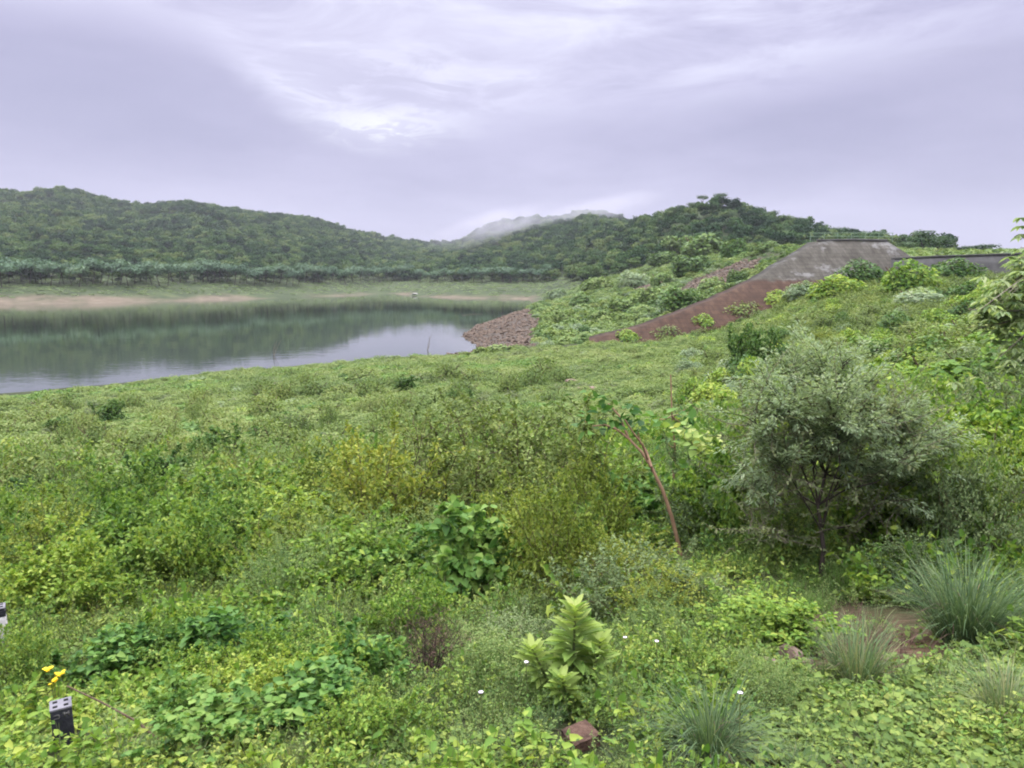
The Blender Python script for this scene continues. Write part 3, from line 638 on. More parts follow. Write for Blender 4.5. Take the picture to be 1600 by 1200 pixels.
# ------------------------------------------------------------------ stones
def rock_mesh(seed, mat, rough=.28, flat=.6):
    import bmesh
    rng = np.random.default_rng(seed); bm = bmesh.new(); bmesh.ops.create_icosphere(bm, subdivisions=3, radius=.5)
    pl = [(unit(rng.normal(size=3)), .26 + .2 * rng.random()) for _ in range(9)]
    ph = rng.random(3) * 9
    for v in bm.verts:
        c = np.array(v.co); 
        for nn, dd in pl:
            k = c @ nn - dd
            if k > 0: c = c - nn * k
        w = 1 + rough * .35 * (math.sin(c[0] * 11 + ph[0]) * math.sin(c[1] * 12 + ph[1]) * math.sin(c[2] * 10 + ph[2])) + rng.normal() * .012
        c = c * w; c[2] *= flat; v.co = c
    me = bpy.data.meshes.new('stone'); bm.to_mesh(me); bm.free(); me.materials.append(mat); return me
M['pinkstone'] = plain_mat('pinkish_stone', (.12, .078, .062), (.26, .185, .155), 4, .9, .5)
M['brownstone'] = plain_mat('brown_rubble', (.036, .024, .018), (.105, .074, .056), 2.2, .92, .6, c2=(.17, .130, .105))
M['laterite'] = plain_mat('red_brown_laterite', (.030, .016, .012), (.085, .047, .035), 9, .92, .8, c2=(.14, .085, .062))
M['greystone'] = plain_mat('dark_damp_stone', (.03, .026, .026), (.095, .080, .075), 5, .85, .5)
STN = [rock_mesh(30 + i, M['pinkstone']) for i in range(3)]
def stone(name, me, px, py, wpx, hpx, label, cat='stone', group=None, rz=0, sink=.25, Y=None):
    p = hit(px, py); o = link(name, me); s = wpx * p.y / F; h = hpx * p.y / F / .6
    o.location = (p.x, p.y, p.z + h * .6 * (.5 - sink)); o.scale = (s, s * .9, h); o.rotation_euler = (0, 0, rz); return tag(o, label, cat, group)
for i, (px, py, w, h) in enumerate([(893,597,22,9),(912,603,18,10),(928,608,20,9),(945,612,15,9),(906,608,12,8),(960,611,12,6)]):
    stone('pale_stone', STN[i % 3], px, py + 3, w, h, 'pale pinkish stone in the small heap on the green slope behind the leaning sapling', 'stone', 'stones heaped on the green slope', i * 1.3, .1)
stone('pale_stone', STN[1], 856, 577, 15, 9, 'single pale stone lying alone in the grass above the lake edge', 'stone', None, .4, .1)
for i, (px, py, w, h, lb) in enumerate([(1236,1030,44,30,'largest pinkish broken stone on the bare red soil in the foreground'),(1200,1046,40,22,'flat pinkish broken stone left of the largest one on the bare red soil'),(1262,1042,30,20,'small broken stone right of the largest one on the bare red soil'),(1248,1062,36,16,'low reddish stone nearest the viewer on the bare red soil patch'),(1442,1040,18,14,'small orange tinted stone between the two dark grass clumps')]):
    stone('broken_stone', rock_mesh(50 + i, M['pinkstone']), px, py, w, h, lb, 'stone', 'broken stones on the red soil' if i < 4 else None, i * .9, .15)
stone('boulder', rock_mesh(61, M['greystone']), 82, 601, 26, 7, 'dark brown rock at the near water edge on the far left', 'rock', None, .2, .2)
stone('shore_rock', rock_mesh(62, plain_mat('white_rock', (.20,.19,.18), (.36,.35,.33), 3, .8, .3)), 648, 461, 10, 4, 'small whitish rock on the far shore at the valley mouth', 'rock', None, 0, .1)
def laterite_block():
    r = bpy.data.objects.new('laterite_block', None); CO.objects.link(r); p = hit(908, 1165)
    r.location = p; r.rotation_euler = (rad(4), rad(-6), rad(28))
    mb = MB(); rng = np.random.default_rng(8); k = 14
    # rough block built as displaced box grid
    def face(o, a, b):
        V = []
        for i in range(k + 1):
            for j in range(k + 1): V.append(np.array(o) + np.array(a) * i / k + np.array(b) * j / k)
        V = np.array(V, float)
        ctr = np.array([0, 0, .12]); d = V - ctr
        nz = .5 + .5 * np.sin(V[:, 0] * 33 + 1) * np.sin(V[:, 1] * 29 + 2) * np.sin(V[:, 2] * 31) + .35 * np.sin(V[:, 0] * 71 + V[:, 2] * 50) * np.sin(V[:, 1] * 63)
        rr = np.linalg.norm(d, axis=1); V = ctr + d * (1 - .10 * nz - .55 * np.clip(rr - .17, 0, 1))[:, None]
        mb.quads(V, [(i * (k + 1) + j, (i + 1) * (k + 1) + j, (i + 1) * (k + 1) + j + 1, i * (k + 1) + j + 1) for i in range(k) for j in range(k)])
    x, y, z0, z1 = .10, .09, -.17, .10
    face((-x,-y,z0),(2*x,0,0),(0,0,z1-z0)); face((x,-y,z0),(0,2*y,0),(0,0,z1-z0)); face((x,y,z0),(-2*x,0,0),(0,0,z1-z0)); face((-x,y,z0),(0,-2*y,0),(0,0,z1-z0)); face((-x,-y,z1),(2*x,0,0),(0,2*y,0))
    link('block', mb.mesh('block', M['laterite']), r)
    tag(r, 'broken red brown laterite block half buried below the tall whorled milkweed', 'stone block')
laterite_block()
def rubble():
    rng = np.random.default_rng(4); k = 60000
    u = rng.uniform(-.12, .33, k); y = np.sqrt(rng.uniform(109 ** 2, 235 ** 2, k)); x = u * y
    z = ground(x, y); m = (rock_mask(x, y) > .35 + .4 * rng.random(k)) & (z > H * 0 - .2)
    x, y, z = x[m][:3800], y[m][:3800], z[m][:3800]; k = len(x)
    s = .3 + .75 * rng.random(k) ** 3
    scatter('rubble', [rock_mesh(70 + i, M['brownstone']) for i in range(4)], np.stack([x, y, z + .05], 1), np.stack([rng.normal(size=k) * .4, rng.normal(size=k) * .4, rng.random(k) * 6.28], 1), np.stack([s * 1.3, s, s], 1), rng.integers(0, 4, k), label='purple brown rubble covering the stony point and the scree below the dam', cat='rubble')
rubble()

# ------------------------------------------------------------------ guard posts beside the road
M['blackpaint'] = plain_mat('worn_black_paint', (.006, .006, .010), (.018, .018, .026), 12, .55, .25, c2=(.035, .034, .042))
M['postgrey'] = plain_mat('pale_grey_concrete', (.12, .115, .14), (.19, .18, .205), 14, .85, .3)
M['whitepaint'] = plain_mat('worn_white_paint', (.42, .38, .40), (.66, .63, .66), 10, .7, .3)
M['holeblack'] = plain_mat('dark_hole', (.004, .004, .005), (.010, .010, .012), 10, .9, 0)
M['chalk'] = plain_mat('faded_pale_marks', (.05, .047, .05), (.13, .122, .125), 40, .9, 0)
def bxm(mb, c, s, mi=0):
    x, y, z = c; a, b, d = s[0] / 2, s[1] / 2, s[2] / 2
    V = [(x + i * a, y + j * b, z + k * d) for k in (-1, 1) for i, j in ((-1, -1), (1, -1), (1, 1), (-1, 1))]
    mb.quads(V, [(3, 2, 1, 0), (4, 5, 6, 7), (0, 1, 5, 4), (1, 2, 6, 5), (2, 3, 7, 6), (3, 0, 4, 7)], mi)
def bevel(me, w=.006):
    import bmesh
    bm = bmesh.new(); bm.from_mesh(me); bmesh.ops.remove_doubles(bm, verts=bm.verts, dist=1e-5)
    bmesh.ops.bevel(bm, geom=bm.edges[:], offset=w, segments=2, affect='EDGES', profile=.6); bm.to_mesh(me); bm.free(); return me
def guard_post(px, py, Y, label, banded):
    t = at(px, py, Y); g = float(ground(t.x, t.y)); h = max(t.z - g, .3)
    r = bpy.data.objects.new('guard_post', None); CO.objects.link(r); r.location = (t.x, t.y, t.z - h); r.rotation_euler = (rad(2), rad(-1), rad(31))
    w = .130; capt = .012
    if not banded:
        mb = MB(); bxm(mb, (0, 0, (h - capt - .3) / 2 - 0), (w, w, h - capt + .3)); link('shaft', bevel(mb.mesh('shaft', M['blackpaint'])), r)
    else:
        mb = MB(); bxm(mb, (0, 0, h - capt - .02 - .032), (w, w, .064)); link('black_band', bevel(mb.mesh('black_band', M['blackpaint']), .004), r)
        mb = MB(); bxm(mb, (0, 0, (h - .097 - .3) / 2), (w - .004, w - .004, h - .097 + .3)); link('shaft', bevel(mb.mesh('shaft', M['whitepaint'])), r)
    mb = MB(); bxm(mb, (0, 0, h - capt / 2 + .001), (w + .004, w + .004, capt + .002)); c = link('top_plate', bevel(mb.mesh('top_plate', M['postgrey']), .003), r)
    for sx in (-1, 1):
        for sy in (-1, 1):
            mb = MB(); bxm(mb, (sx * .033, sy * .032, h + .0035), (.028, .024, .004)); link('bar_hole', mb.mesh('bar_hole', M['holeblack']), c)
    if not banded:
        y0 = -w / 2 - .001; z0 = h - .055
        mb = MB()
        for a, b, c2, d in ((-.030, .012, .034, .007), (-.030, -.014, .034, .007), (-.014, 0, .007, .021)): bxm(mb, (a, y0, z0 + b), (c2, .003, d))
        link('faded_mark', mb.mesh('faded_mark', M['chalk']), r); mb = MB()
        for a, b, c2, d in ((.018, 0, .008, .036), (.044, 0, .008, .036), (.031, .004, .020, .012)): bxm(mb, (a, y0, z0 + .006 + b), (c2, .003, d))
        link('faded_mark', mb.mesh('faded_mark', M['chalk']), r)
    tag(r, label, 'guard post')
guard_post(96, 1098, 5.0, 'black concrete guard post with pale top and four bar holes in the weeds, lower left', False)
guard_post(-2, 946, 7.4, 'black and white banded guard post cut by the left edge of the photo', True)

# ------------------------------------------------------------------ hill forest (uncountable) and far ground cover
def sightline_open(x, y, z, extra):
    """keep points whose top is not well below the terrain skyline in front of them"""
    u = x / y; fu = np.clip((u - U0) / (U1 - U0) * (NU - 1), 0, NU - 1).astype(int)
    tanm = np.maximum.accumulate((HG - H) / YG[None, :], axis=1)
    j = np.clip(((np.log(y) - LY0) / (LY1 - LY0) * (NYG - 1)).astype(int) - 3, 0, NYG - 1)
    return (z + extra - H) / y > tanm[fu, j]
def euler(rng, k, t=.12): return np.stack([rng.normal(size=k) * t, rng.normal(size=k) * t, rng.random(k) * 6.283], 1)
def merge2(t, mats):         # crown + trunk in one mesh for the forest mass
    a, b = t
    me = a.copy(); import bmesh
    bm = bmesh.new(); bm.from_mesh(a); nf = len(bm.faces); bm.from_mesh(b); bm.faces.ensure_lookup_table()
    for f in bm.faces[nf:]: f.material_index = 1
    bm.to_mesh(me); bm.free(); me.materials.clear()
    for m in mats: me.materials.append(m)
    return me
def forest():
    rng = np.random.default_rng(21); k = 150000
    u = rng.uniform(-.96, .96, k); y = np.sqrt(rng.uniform(290 ** 2, 1900 ** 2, k)); x = u * y; z = ground(x, y)
    px = 800 + 1.0096 * F * u
    s = (.42 + .70 * rng.random(k) ** 2) * (1 + np.clip(y - 420, 0, 900) / 1100)
    ok = (z > 6.5 + 3 * fbm(x / 25, y / 25, 2)) & sightline_open(x, y, z, 14)
    ok &= ~((px > 860) & (y < 330)) & (px < 1480)
    x, y, z, s = x[ok], y[ok], z[ok], s[ok]; k = len(x)
    lib = []
    for i in range(5):
        t = tree(100 + i, 8.0, 3.9, 330, 1.0, 'forest', lobes=7, flat=.62, trunk_h=.32); lib.append(merge2((t['crown'], t['trunk']), [M['forest'], M['darkbark']]))
    print('forest', k)
    scatter('hill_forest', lib, np.stack([x, y, z - .3], 1), euler(rng, k, .06), np.stack([s, s, s * (.8 + .4 * rng.random(k))], 1), rng.integers(0, 5, k), label='dense dark green forest covering the hills round the lake', cat='forest')
forest()
def slope_cover():           # low scrub between the lake arm, the scree and the hill
    rng = np.random.default_rng(22); k = 26000
    u = rng.uniform(-.16, .75, k); y = np.sqrt(rng.uniform(104 ** 2, 340 ** 2, k)); x = u * y; z = ground(x, y); px = 800 + 1.0096 * F * u
    ok = (z > .35) & (rock_mask(x, y) < .45) & sightline_open(x, y, z, 3) & ~((px > 1245) & (px < 1440) & (y < 123))
    edge = np.interp(px, [925, 1000, 1060, 1120, 1180, 1235, 1278, 1300], [101, 103, 105, 107.5, 110.5, 114, 120, 122])
    ok &= ~((px > 920) & (px < 1300) & (y < edge + 2.5) & (y > edge - 11 * np.clip((px - 920) / 200, .2, 1)))
    ok &= ~((px > 1160) & (px < 1290) & (y > 150) & (y < 250) & (rng.random(k) > .12))
    x, y, z = x[ok], y[ok], z[ok]; k = len(x); s = .5 + 1.3 * rng.random(k) ** 3
    lib = [dome(130 + i, 420, 1.1, 1.0, .24, ('hillbush', 'hillbush', 'field', 'grey')[i], stems=3) for i in range(4)]
    scatter('slope_scrub', [merge2((t['foliage'], t['stem']), [t['foliage'].materials[0], M['bark']]) for t in lib], np.stack([x, y, z - .1], 1), euler(rng, k), np.stack([s * 1.2, s * 1.2, s * (.5 + .6 * rng.random(k))], 1), rng.choice(4, k, p=[.4, .3, .22, .08]), label='low green scrub covering the slope beyond the lake point', cat='scrub')
    k = 5200                                                # far shore grass strip
    rng = np.random.default_rng(23); k = 9000
    u = rng.uniform(-.75, .10, k); y = np.sqrt(rng.uniform(300 ** 2, 600 ** 2, k)); x = u * y; z = ground(x, y)
    ok = (z > np.interp(x / y, [-.62, -.40, -.2], [2.2, 1.7, .9]) + 4 * rng.random(k) ** 2) & (z < 10); x, y, z = x[ok], y[ok], z[ok]; k = len(x); s = .6 + .7 * rng.random(k)
    lib = [dome(140 + i, 110, 1.2, .7, .34, 'sage', stems=2) for i in range(2)]
    scatter('shore_grass', [t['foliage'] for t in lib], np.stack([x, y, z - .1], 1), euler(rng, k), np.stack([s * 1.6, s * 1.2, s * .8], 1), rng.integers(0, 2, k), label='strip of rough grass along the far bare shore', cat='grass')
slope_cover()

# trees one can tell apart: far shore rows, skyline, slope bushes
SHT = [tree(160 + i, 8.5, 4.2, 420, .85, 'shore', 'darkbark', trunk_h=.50, lobes=7, flat=.5, tr=.16) for i in range(4)]
def rowtree(nm, tpls, px, Y, h, w, label, group, rg, zmin=None):
    p = at(px, 440, Y); z = float(ground(p.x, Y)); t = tpls[rg.randrange(len(tpls))]
    return plant(nm, t, (p.x, Y, z - .2), label, 'tree', group, rg.random() * 6.28, (w / t['w'], w / t['w'], h / t['h']))
rg = random.Random(3)
shoreY = lambda px: np.interp(px, [-60, 0, 100, 230, 330, 480, 600, 650], [352, 360, 372, 396, 432, 492, 588, 620])
px = -40.0
while px < 640:
    Y = float(shoreY(px)) - 13 + rg.uniform(-8, 10); rowtree('shore_tree', SHT, px, Y, rg.uniform(10, 13), rg.uniform(9, 13), 'grey green tree with dark trunk in the row along the far left shore', 'trees along the far left shore', rg); px += rg.uniform(8, 13)
px = 655.0
while px < 860:
    Y = float(np.interp(px, [655, 720, 860], [545, 492, 470])) + rg.uniform(-4, 14); rowtree('shore_tree', SHT, px, Y, rg.uniform(8, 11), rg.uniform(8, 13), 'grey green tree in the belt above the far shore right of the valley mouth', 'trees above the far shore right of the valley', rg); px += rg.uniform(11, 19)
HT = [tree(180 + i, 9, 4.0, 640, .62, 'tree', 'darkbark', trunk_h=.36, lobes=9, flat=.6) for i in range(4)]
UMB = tree(190, 10, 5.6, 700, .55, 'tree', 'darkbark', trunk_h=.55, lobes=9, flat=.34, umbrella=True, tr=.2)
for px, Y, h, w in [(985,520,6,6),(1005,500,6,6.5),(1028,455,8,7.5),(1045,450,7,7),(1060,445,7.5,7),(1078,442,6.5,7),(1168,440,7,6),(1182,440,8,7),(1200,440,8,8),(1218,440,6.5,7),(1238,440,6.5,7.5),(1255,440,6.5,8),(1275,438,6.5,8),(1296,440,6.5,7),(1022,462,8,6.5),(1142,442,6,5.5),(960,540,6,7),(1155,438,6,7)]:
    rowtree('hill_tree', HT, px, Y, h, w, 'dark bushy tree on the skyline of the nearer hill behind the dam', 'trees on the skyline of the nearer hill', rg)
p = at(1098, 310, 441); plant('umbrella_tree', UMB, (p.x, 441, float(ground(p.x, 441)) - .3), 'flat crowned umbrella tree on the hilltop, left one of the pair', 'tree', None, .5, (.62, .62, .95))
p = at(1126, 310, 441); plant('umbrella_tree', UMB, (p.x, 441, float(ground(p.x, 441)) - .3), 'flat crowned umbrella tree on the hilltop, right one of the pair', 'tree', None, 2.6, (.70, .70, 1.05))
for px, Y, h, w in [(1050,380,7,9),(1085,372,6,8),(1120,375,7,9),(1155,370,6,8),(1190,368,6.5,9),(1225,370,6,8),(1010,395,7,9),(975,420,7,9),(1135,398,6.5,8),(1075,402,7,9),(1200,395,6,8),(940,450,7,9),(905,470,7,9),(1260,385,6,8)]:
    rowtree('hill_tree', HT, px, Y, h, w, 'mid green tree on the open slope of the nearer hill above the scree', 'trees on the nearer hill slope', rg)
for i, (px, Y, h, w, lb) in enumerate([(1318,128,2.6,3.2,'small dark tree behind the middle of the abutment handrail'),(1352,127,3.0,2.6,'thin leafy tree rising behind the right half of the handrail'),(1372,128,2.2,2.6,'low tree at the right end of the handrail'),(1438,185,6.2,7.5,'broad dark tree behind the dam crest, left one of the skyline group'),(1462,190,5.2,6.5,'dark tree behind the dam crest, right one of the skyline group'),(1415,180,3.6,5,'small tree between the abutment and the skyline group'),(1532,215,3.2,8,'low distant tree on the skyline over the right end of the crest wall'),(1500,220,2.6,7,'smallest low distant tree on the skyline over the crest wall')]):
    rowtree('skyline_tree', HT, px, Y, h, w, lb, None, rg)
HB = [dome(200 + i, 1500, 1.6, 2.0, .24, 'hillbush', stems=5) for i in range(3)] + [dome(206, 1500, 1.6, 2.2, .24, 'dark', stems=5), dome(207, 1500, 1.7, 1.9, .22, 'grey', stems=5)]
rgb = random.Random(12)
for px, py, h, w, t, lb in [(1100,402,40,90,0,'largest bright green bush above the scree left of the dam'),(1060,398,34,60,1,'bright bush left of the largest one above the scree'),(1146,405,34,50,3,'dark round bush at the right end above the scree'),(1080,430,36,70,1,'bright bush hanging over the left side of the scree'),(1040,415,26,60,0,'wide bush beyond the scree on the left'),(958,410,22,32,3,'small dark round tree-like bush on the slope under the hill'),(1062,485,40,70,3,'dark bush against the left edge of the red brown wall foot'),(1020,475,30,60,0,'green bush left of the dark one beside the wall foot'),(975,490,30,60,1,'bright bush on the slope over the wall tip'),(940,505,26,50,0,'bright low bush next to the wall tip'),(905,480,26,50,2,'pale green bush midway up the slope right of the stony point'),(880,505,24,40,1,'low bright bush right of the stony point'),(912,528,22,30,3,'small dark bush just left of the wall tip'),(990,450,30,60,4,'grey green bush in the middle of the slope'),(935,455,26,56,0,'green bush on the slope above the stony point'),(1110,460,30,56,2,'green bush below the scree next to the red brown wall'),(1150,445,26,40,2,'olive bush between scree and grey abutment'),(870,470,22,44,4,'grey green bush at the inner end of the stony point'),(1035,448,26,50,1,'green bush on the ledge below the left scree'),(1195,395,20,60,0,'flat green bush on the grassy shelf left of the abutment')]:
    place('slope_bush', HB[t], px, py, h, w, lb, 'bush', None, rgb.randrange(99))
# ------------------------------------------------------------------ ground cover of the near slope and the flat (uncountable)
def uv_sample(rng, k, y0, y1, um=.80):
    u = rng.uniform(-um, um, k); y = np.sqrt(rng.uniform(y0 * y0, y1 * y1, k)); return u * y, y
def clear_of(x, y, spots):
    ok = np.ones(len(x), bool)
    for cx, cy, r in spots: ok &= np.hypot(x - cx, y - cy) > r
    return ok
def field():
    rng = np.random.default_rng(31); k = 66000
    x, y = uv_sample(rng, k, 24, 112, 1.0); z = ground(x, y); px = 800 + 1.0096 * F * x / y
    edge = np.interp(px, [0, 925, 1000, 1060, 1120, 1180, 1235, 1278, 1330, 1400, 1600], [108, 99, 99.5, 100.5, 101, 102, 103, 104, 105, 104, 100])
    ok = (z > .22 + .25 * rng.random(k)) & (y < edge + .2) & ~((px > 700) & (px < 850) & (y > 111))
    dens = np.clip(1.25 - (y - 24) / 130, .35, 1); ok &= rng.random(k) < dens
    x, y, z, px = x[ok], y[ok], z[ok], px[ok]; k = len(x)
    right = np.clip((px - 980 + (fbm(x / 9, y / 9, 2) - .5) * 500) / 250, 0, 1)
    n1 = fbm(x / 6 + 50, y / 6, 3)
    lib = [dome(220 + i, 440, .55, .50, .078, 'field', stems=4, shell=.45) for i in range(4)] + [dome(226 + i, 240, .55, .62, .085, 'olive', stems=5, shell=.4) for i in range(2)] + [dome(230, 240, .5, .5, .10, 'weed', stems=4), dome(231, 240, .5, .5, .09, 'grey', stems=4), dome(232, 200, .6, .45, .12, 'lawn', stems=2), dome(233, 240, .5, .55, .085, 'dusk', stems=5, shell=.35)]
    idx = rng.integers(0, 4, k)
    r = rng.random(k)
    idx = np.where(r < right * .72, rng.integers(4, 6, k), idx)
    idx = np.where((r > .80) & (n1 > .44), 6, idx); idx = np.where((r < .05) & (n1 < .42), 7, idx); idx = np.where((n1 > .53) & (r > .35) & (px < 900), 8, idx); idx = np.where((n1 < .36) & (r < .16), 9, idx)
    s = (.55 + .75 * rng.random(k) ** 1.6) * (1 + y / 150)
    hz = s * (.34 + .62 * rng.random(k) ** 2) * (1 + .6 * right)
    print('field', k)
    scatter('field_weeds', [merge2((t['foliage'], t['stem']), [t['foliage'].materials[0], M['stem']]) for t in lib], np.stack([x, y, z - .06], 1), euler(rng, k, .1), np.stack([s * (1 + .4 * rng.random(k)), s, hz], 1), idx, label='low green weeds and grass covering the flat down to the lake', cat='weeds')
field()
def patch_vine(seed, n, r, L, mat='vine', h=.26, heart=True):
    rng = np.random.default_rng(seed); f = MB()
    q = rng.random(n) ** .55 * r; a = rng.random(n) * 6.28
    hh = h * (.2 + .8 * rng.random(n)) * (1 - .55 * (q / r) ** 2) * (.65 + .5 * np.sin(a * 3 + seed) * .5)
    P = np.stack([np.cos(a) * q, np.sin(a) * q, hh], 1); D = rng.normal(size=(n, 3)); D[:, 2] = D[:, 2] * .25 - .1
    N = unit(np.array([0, 0, 1.0]) + rng.normal(size=(n, 3)) * .38)
    l = L * (.55 + .8 * rng.random(n)); f.leaves(P, D, N, l, l * (.86 if heart else .55), rng, 0, .1, .18, heart)
    for i in range(7):
        a = rng.random() * 6.28; pts = poly((0, 0, .03), (math.cos(a), math.sin(a), .35), r, rng, 6, .3); pts[:, 2] = np.abs(pts[:, 2]) * .6; f.tube(pts, .004, .002, 3, 1)
    return f.mesh('vine_patch', [M[mat], M['stem']])
def weed(seed, n, h, r, L, Wr, mat, stems=9, heart=False, droop=.2, smat='stem'):
    rng = np.random.default_rng(seed); f = MB()
    for i in range(stems):
        a = rng.random() * 6.28; q = r * rng.random() ** .5
        pts = poly((math.cos(a) * q, math.sin(a) * q, -.03), (math.cos(a) * .35, math.sin(a) * .35, 1), h * (.55 + .5 * rng.random()), rng, 6, .14)
        f.tube(pts, .005, .002, 3, 1)
        put_leaves(f, pts, n // stems, L, Wr, rng, heart, droop, 1.3, .12, 1.1)
    return f.mesh('weed', [M[mat], M[smat]])
def grass_tuft(seed, n, h, mat='lawn', wd=.006, r=.18):
    g = grass_clump(seed, n, h, r, .45, wd, mat, .5, .04); return g['blades']
NEARLIB = [patch_vine(300, 120, .42, .066), patch_vine(301, 120, .42, .058), patch_vine(302, 90, .40, .080),            # 0-2 heart vine
           weed(303, 110, .50, .16, .062, .5, 'weed'), weed(304, 120, .62, .18, .055, .45, 'weed'), weed(305, 90, .42, .16, .085, .6, 'bright', heart=True),   # 3-5 leafy weeds
           weed(306, 260, .42, .18, .030, .45, 'fine', 12), weed(307, 280, .50, .20, .026, .4, 'fine', 13),                 # 6-7 fine leaved
           grass_tuft(308, 90, .30), grass_tuft(309, 90, .24),                                                             # 8-9 short grass
           grass_tuft(310, 70, .34, 'dead', .004, .2), weed(311, 150, .55, .2, .04, .5, 'yellow', 9, smat='bark'),           # 10 straw, 11 yellow
           weed(312, 60, .75, .12, .10, .62, 'bright', 6, True, .3), grass_tuft(313, 60, .5, 'grass', .008, .10), weed(314, 140, .50, .2, .045, .5, 'olive', 9)]   # 12 tall heart, 13 sedge, 14 olive
SPOTS = []
def keep(px, py, r, dy=0.0): p = hit(px, py); SPOTS.append((p.x, p.y + dy, r))
keep(1235, 1036, .30); keep(1205, 1050, .22); keep(905, 1150, .24); keep(905, 1185, .20); keep(118, 1150, .17); keep(112, 1185, .20); keep(1262, 1050, .2); keep(1508, 985, .42); keep(1508, 1010, .3); keep(1338, 1058, .26); keep(1338, 1080, .22); keep(893, 1100, .2); keep(1115, 1185, .36); keep(1125, 1215, .30); keep(1570, 1105, .25); keep(672, 1058, .30); keep(668, 1095, .28); keep(672, 1130, .2); keep(2, 975, .30); keep(10, 1010, .25); keep(1430, 985, .35); keep(1064, 872, .4); keep(1068, 895, .35); keep(1290, 1020, .3)
p_ = at(96, 1098, 5.0); SPOTS.append((p_.x, p_.y, .16)); SPOTS.append((p_.x + .12, p_.y - .2, .2)); SPOTS.append((p_.x + .2, p_.y - .36, .2)); SPOTS.append((p_.x + .28, p_.y - .55, .2))
def near_cover():
    rng = np.random.default_rng(33)
    x, y = uv_sample(rng, 6700, 6.5, 13.5, 1.40); x0, y0 = uv_sample(rng, 6800, 2.4, 7.2, 1.55); x = np.concatenate([x0, x]); y = np.concatenate([y0, y])
    x2, y2 = uv_sample(rng, 13600, 12.5, 27, 1.15)
    x = np.concatenate([x, x2]); y = np.concatenate([y, y2]); k = len(x)
    ok = clear_of(x, y, SPOTS); x, y = x[ok], y[ok]; z = ground(x, y); k = len(x)
    px, py = project(x, y, z); n1 = fbm(x / 1.6 + 9, y / 1.6, 3); n2 = fbm(x / 3.1 - 30, y / 3.1, 3); r = rng.random(k)
    def pick(*w):               # (index list, weight)
        ids = np.concatenate([np.atleast_1d(i) for i, _ in w]); ws = np.concatenate([np.full(len(np.atleast_1d(i)), q / len(np.atleast_1d(i))) for i, q in w]); return rng.choice(ids, k, p=ws / ws.sum())
    base = pick(([8, 13], .14), ([3, 4], .26), ([6, 7], .22), ([0, 1, 2], .16), ([5], .10), ([11], .06), ([14], .06), ([12], .06))
    vine = pick(([0, 1, 2], .80), ([6, 7], .10), ([3], .06), ([13], .04))
    fine = pick(([6, 7], .66), ([3, 4], .16), ([0, 1], .18)); lawn = pick(([8, 9], .62), ([6], .22), ([3], .16)); straw = pick(([10], .52), ([6, 7], .2), ([13], .14), ([0, 1], .14))
    leaf = pick(([5, 12], .45), ([3, 4], .3), ([2], .25)); yel = pick(([11], .40), ([14], .25), ([3, 4], .35))
    idx = np.where(n1 > .50, fine, base); idx = np.where((n1 < .38), leaf, idx)
    w = (n2 - .47) * 260
    idx = np.where((py + w > 1060) & (px > 1130 + w), vine, idx)
    idx = np.where((py > 900 + w * .3) & (px < 420 + w) & (n1 > .40), np.where(r < .6, vine, yel), idx)
    idx = np.where((np.hypot((px - 700) / 130, (py - 1110) / 90) + w / 300 < 1), fine, idx)
    idx = np.where((np.hypot((px - 1190) / 190, (py - 905) / 62) + w / 300 < 1), lawn, idx)
    so = np.hypot((px - 1400) / 170, (py - 1000) / 62) + w / 400; idx = np.where(so < 1, straw, idx)
    idx = np.where((py < 820) & (px < 560 + w), np.where(r < .5, fine, np.where(r < .75, lawn, base)), idx)
    idx = np.where((py < 820) & (px > 1380 + w), np.where(r < .5, leaf, base), idx)
    thin = (so < 1.0) & (r > .30); far = np.clip((y - 12) / 10, 0, 1)
    s = (.70 + .6 * rng.random(k)) * (1 + .45 * far) * np.interp(y, [3.5, 6, 9, 13], [.56, .62, .80, 1.0]); hz = s * (.75 + .5 * rng.random(k)) * (1 + .1 * far)
    hz = hz * np.clip(.30 + 1.6 * fbm(x / .9 - 7, y / .9, 2), .45, 1.5)
    hz = np.where((px < 330) & (py > 1040), hz * .72, hz)
    bare = np.hypot((px - 770) / 330, (py - 850) / 75) < 1
    m = ~thin & ~(bare & (r > .45)); m &= ~((idx <= 2) & (rng.random(k) < .25)); print('near', m.sum())
    scatter('ground_cover', NEARLIB, np.stack([x, y, z - .02], 1)[m], euler(rng, k, .13)[m], np.stack([s, s, hz], 1)[m], idx[m], label='tangled weeds, heart leaved vines and grass covering the near slope', cat='weeds')
near_cover()

# ------------------------------------------------------------------ individual shrubs and small trees
T = {}
T['yel'] = [shrub(400 + i, 1.7, 1.5, 13, .062, .55, 44, 8, 'yellow', 'bark', tilt=.7, rs=.011, shell=1500) for i in range(2)]
T['oli'] = [shrub(404 + i, 1.8, 1.5, 13, .058, .5, 40, 8, 'olive', 'bark', tilt=.65, rs=.011, shell=1500) for i in range(2)]
T['bri'] = [shrub(408 + i, 1.3, 1.3, 12, .070, .55, 44, 7, 'bright', 'stem', tilt=.75, rs=.010) for i in range(2)]
T['wee'] = [shrub(412 + i, 1.2, 1.3, 12, .066, .55, 42, 7, 'weed', 'stem', tilt=.75, rs=.010) for i in range(2)]
T['bro'] = [shrub(416 + i, 1.6, 1.4, 10, .135, .80, 20, 6, 'broad', 'stem', heart=True, tilt=.65, rs=.012, droop=.35, shell=340) for i in range(2)]
T['gre'] = [shrub(420 + i, 1.2, 1.4, 13, .042, .52, 50, 7, 'sage', 'bark', tilt=.8, rs=.008, shell=1800) for i in range(2)]
T['dar'] = [shrub(424 + i, 1.3, 1.1, 10, .10, .62, 30, 6, 'dark', 'bark', tilt=.5, rs=.012, shell=700) for i in range(2)]
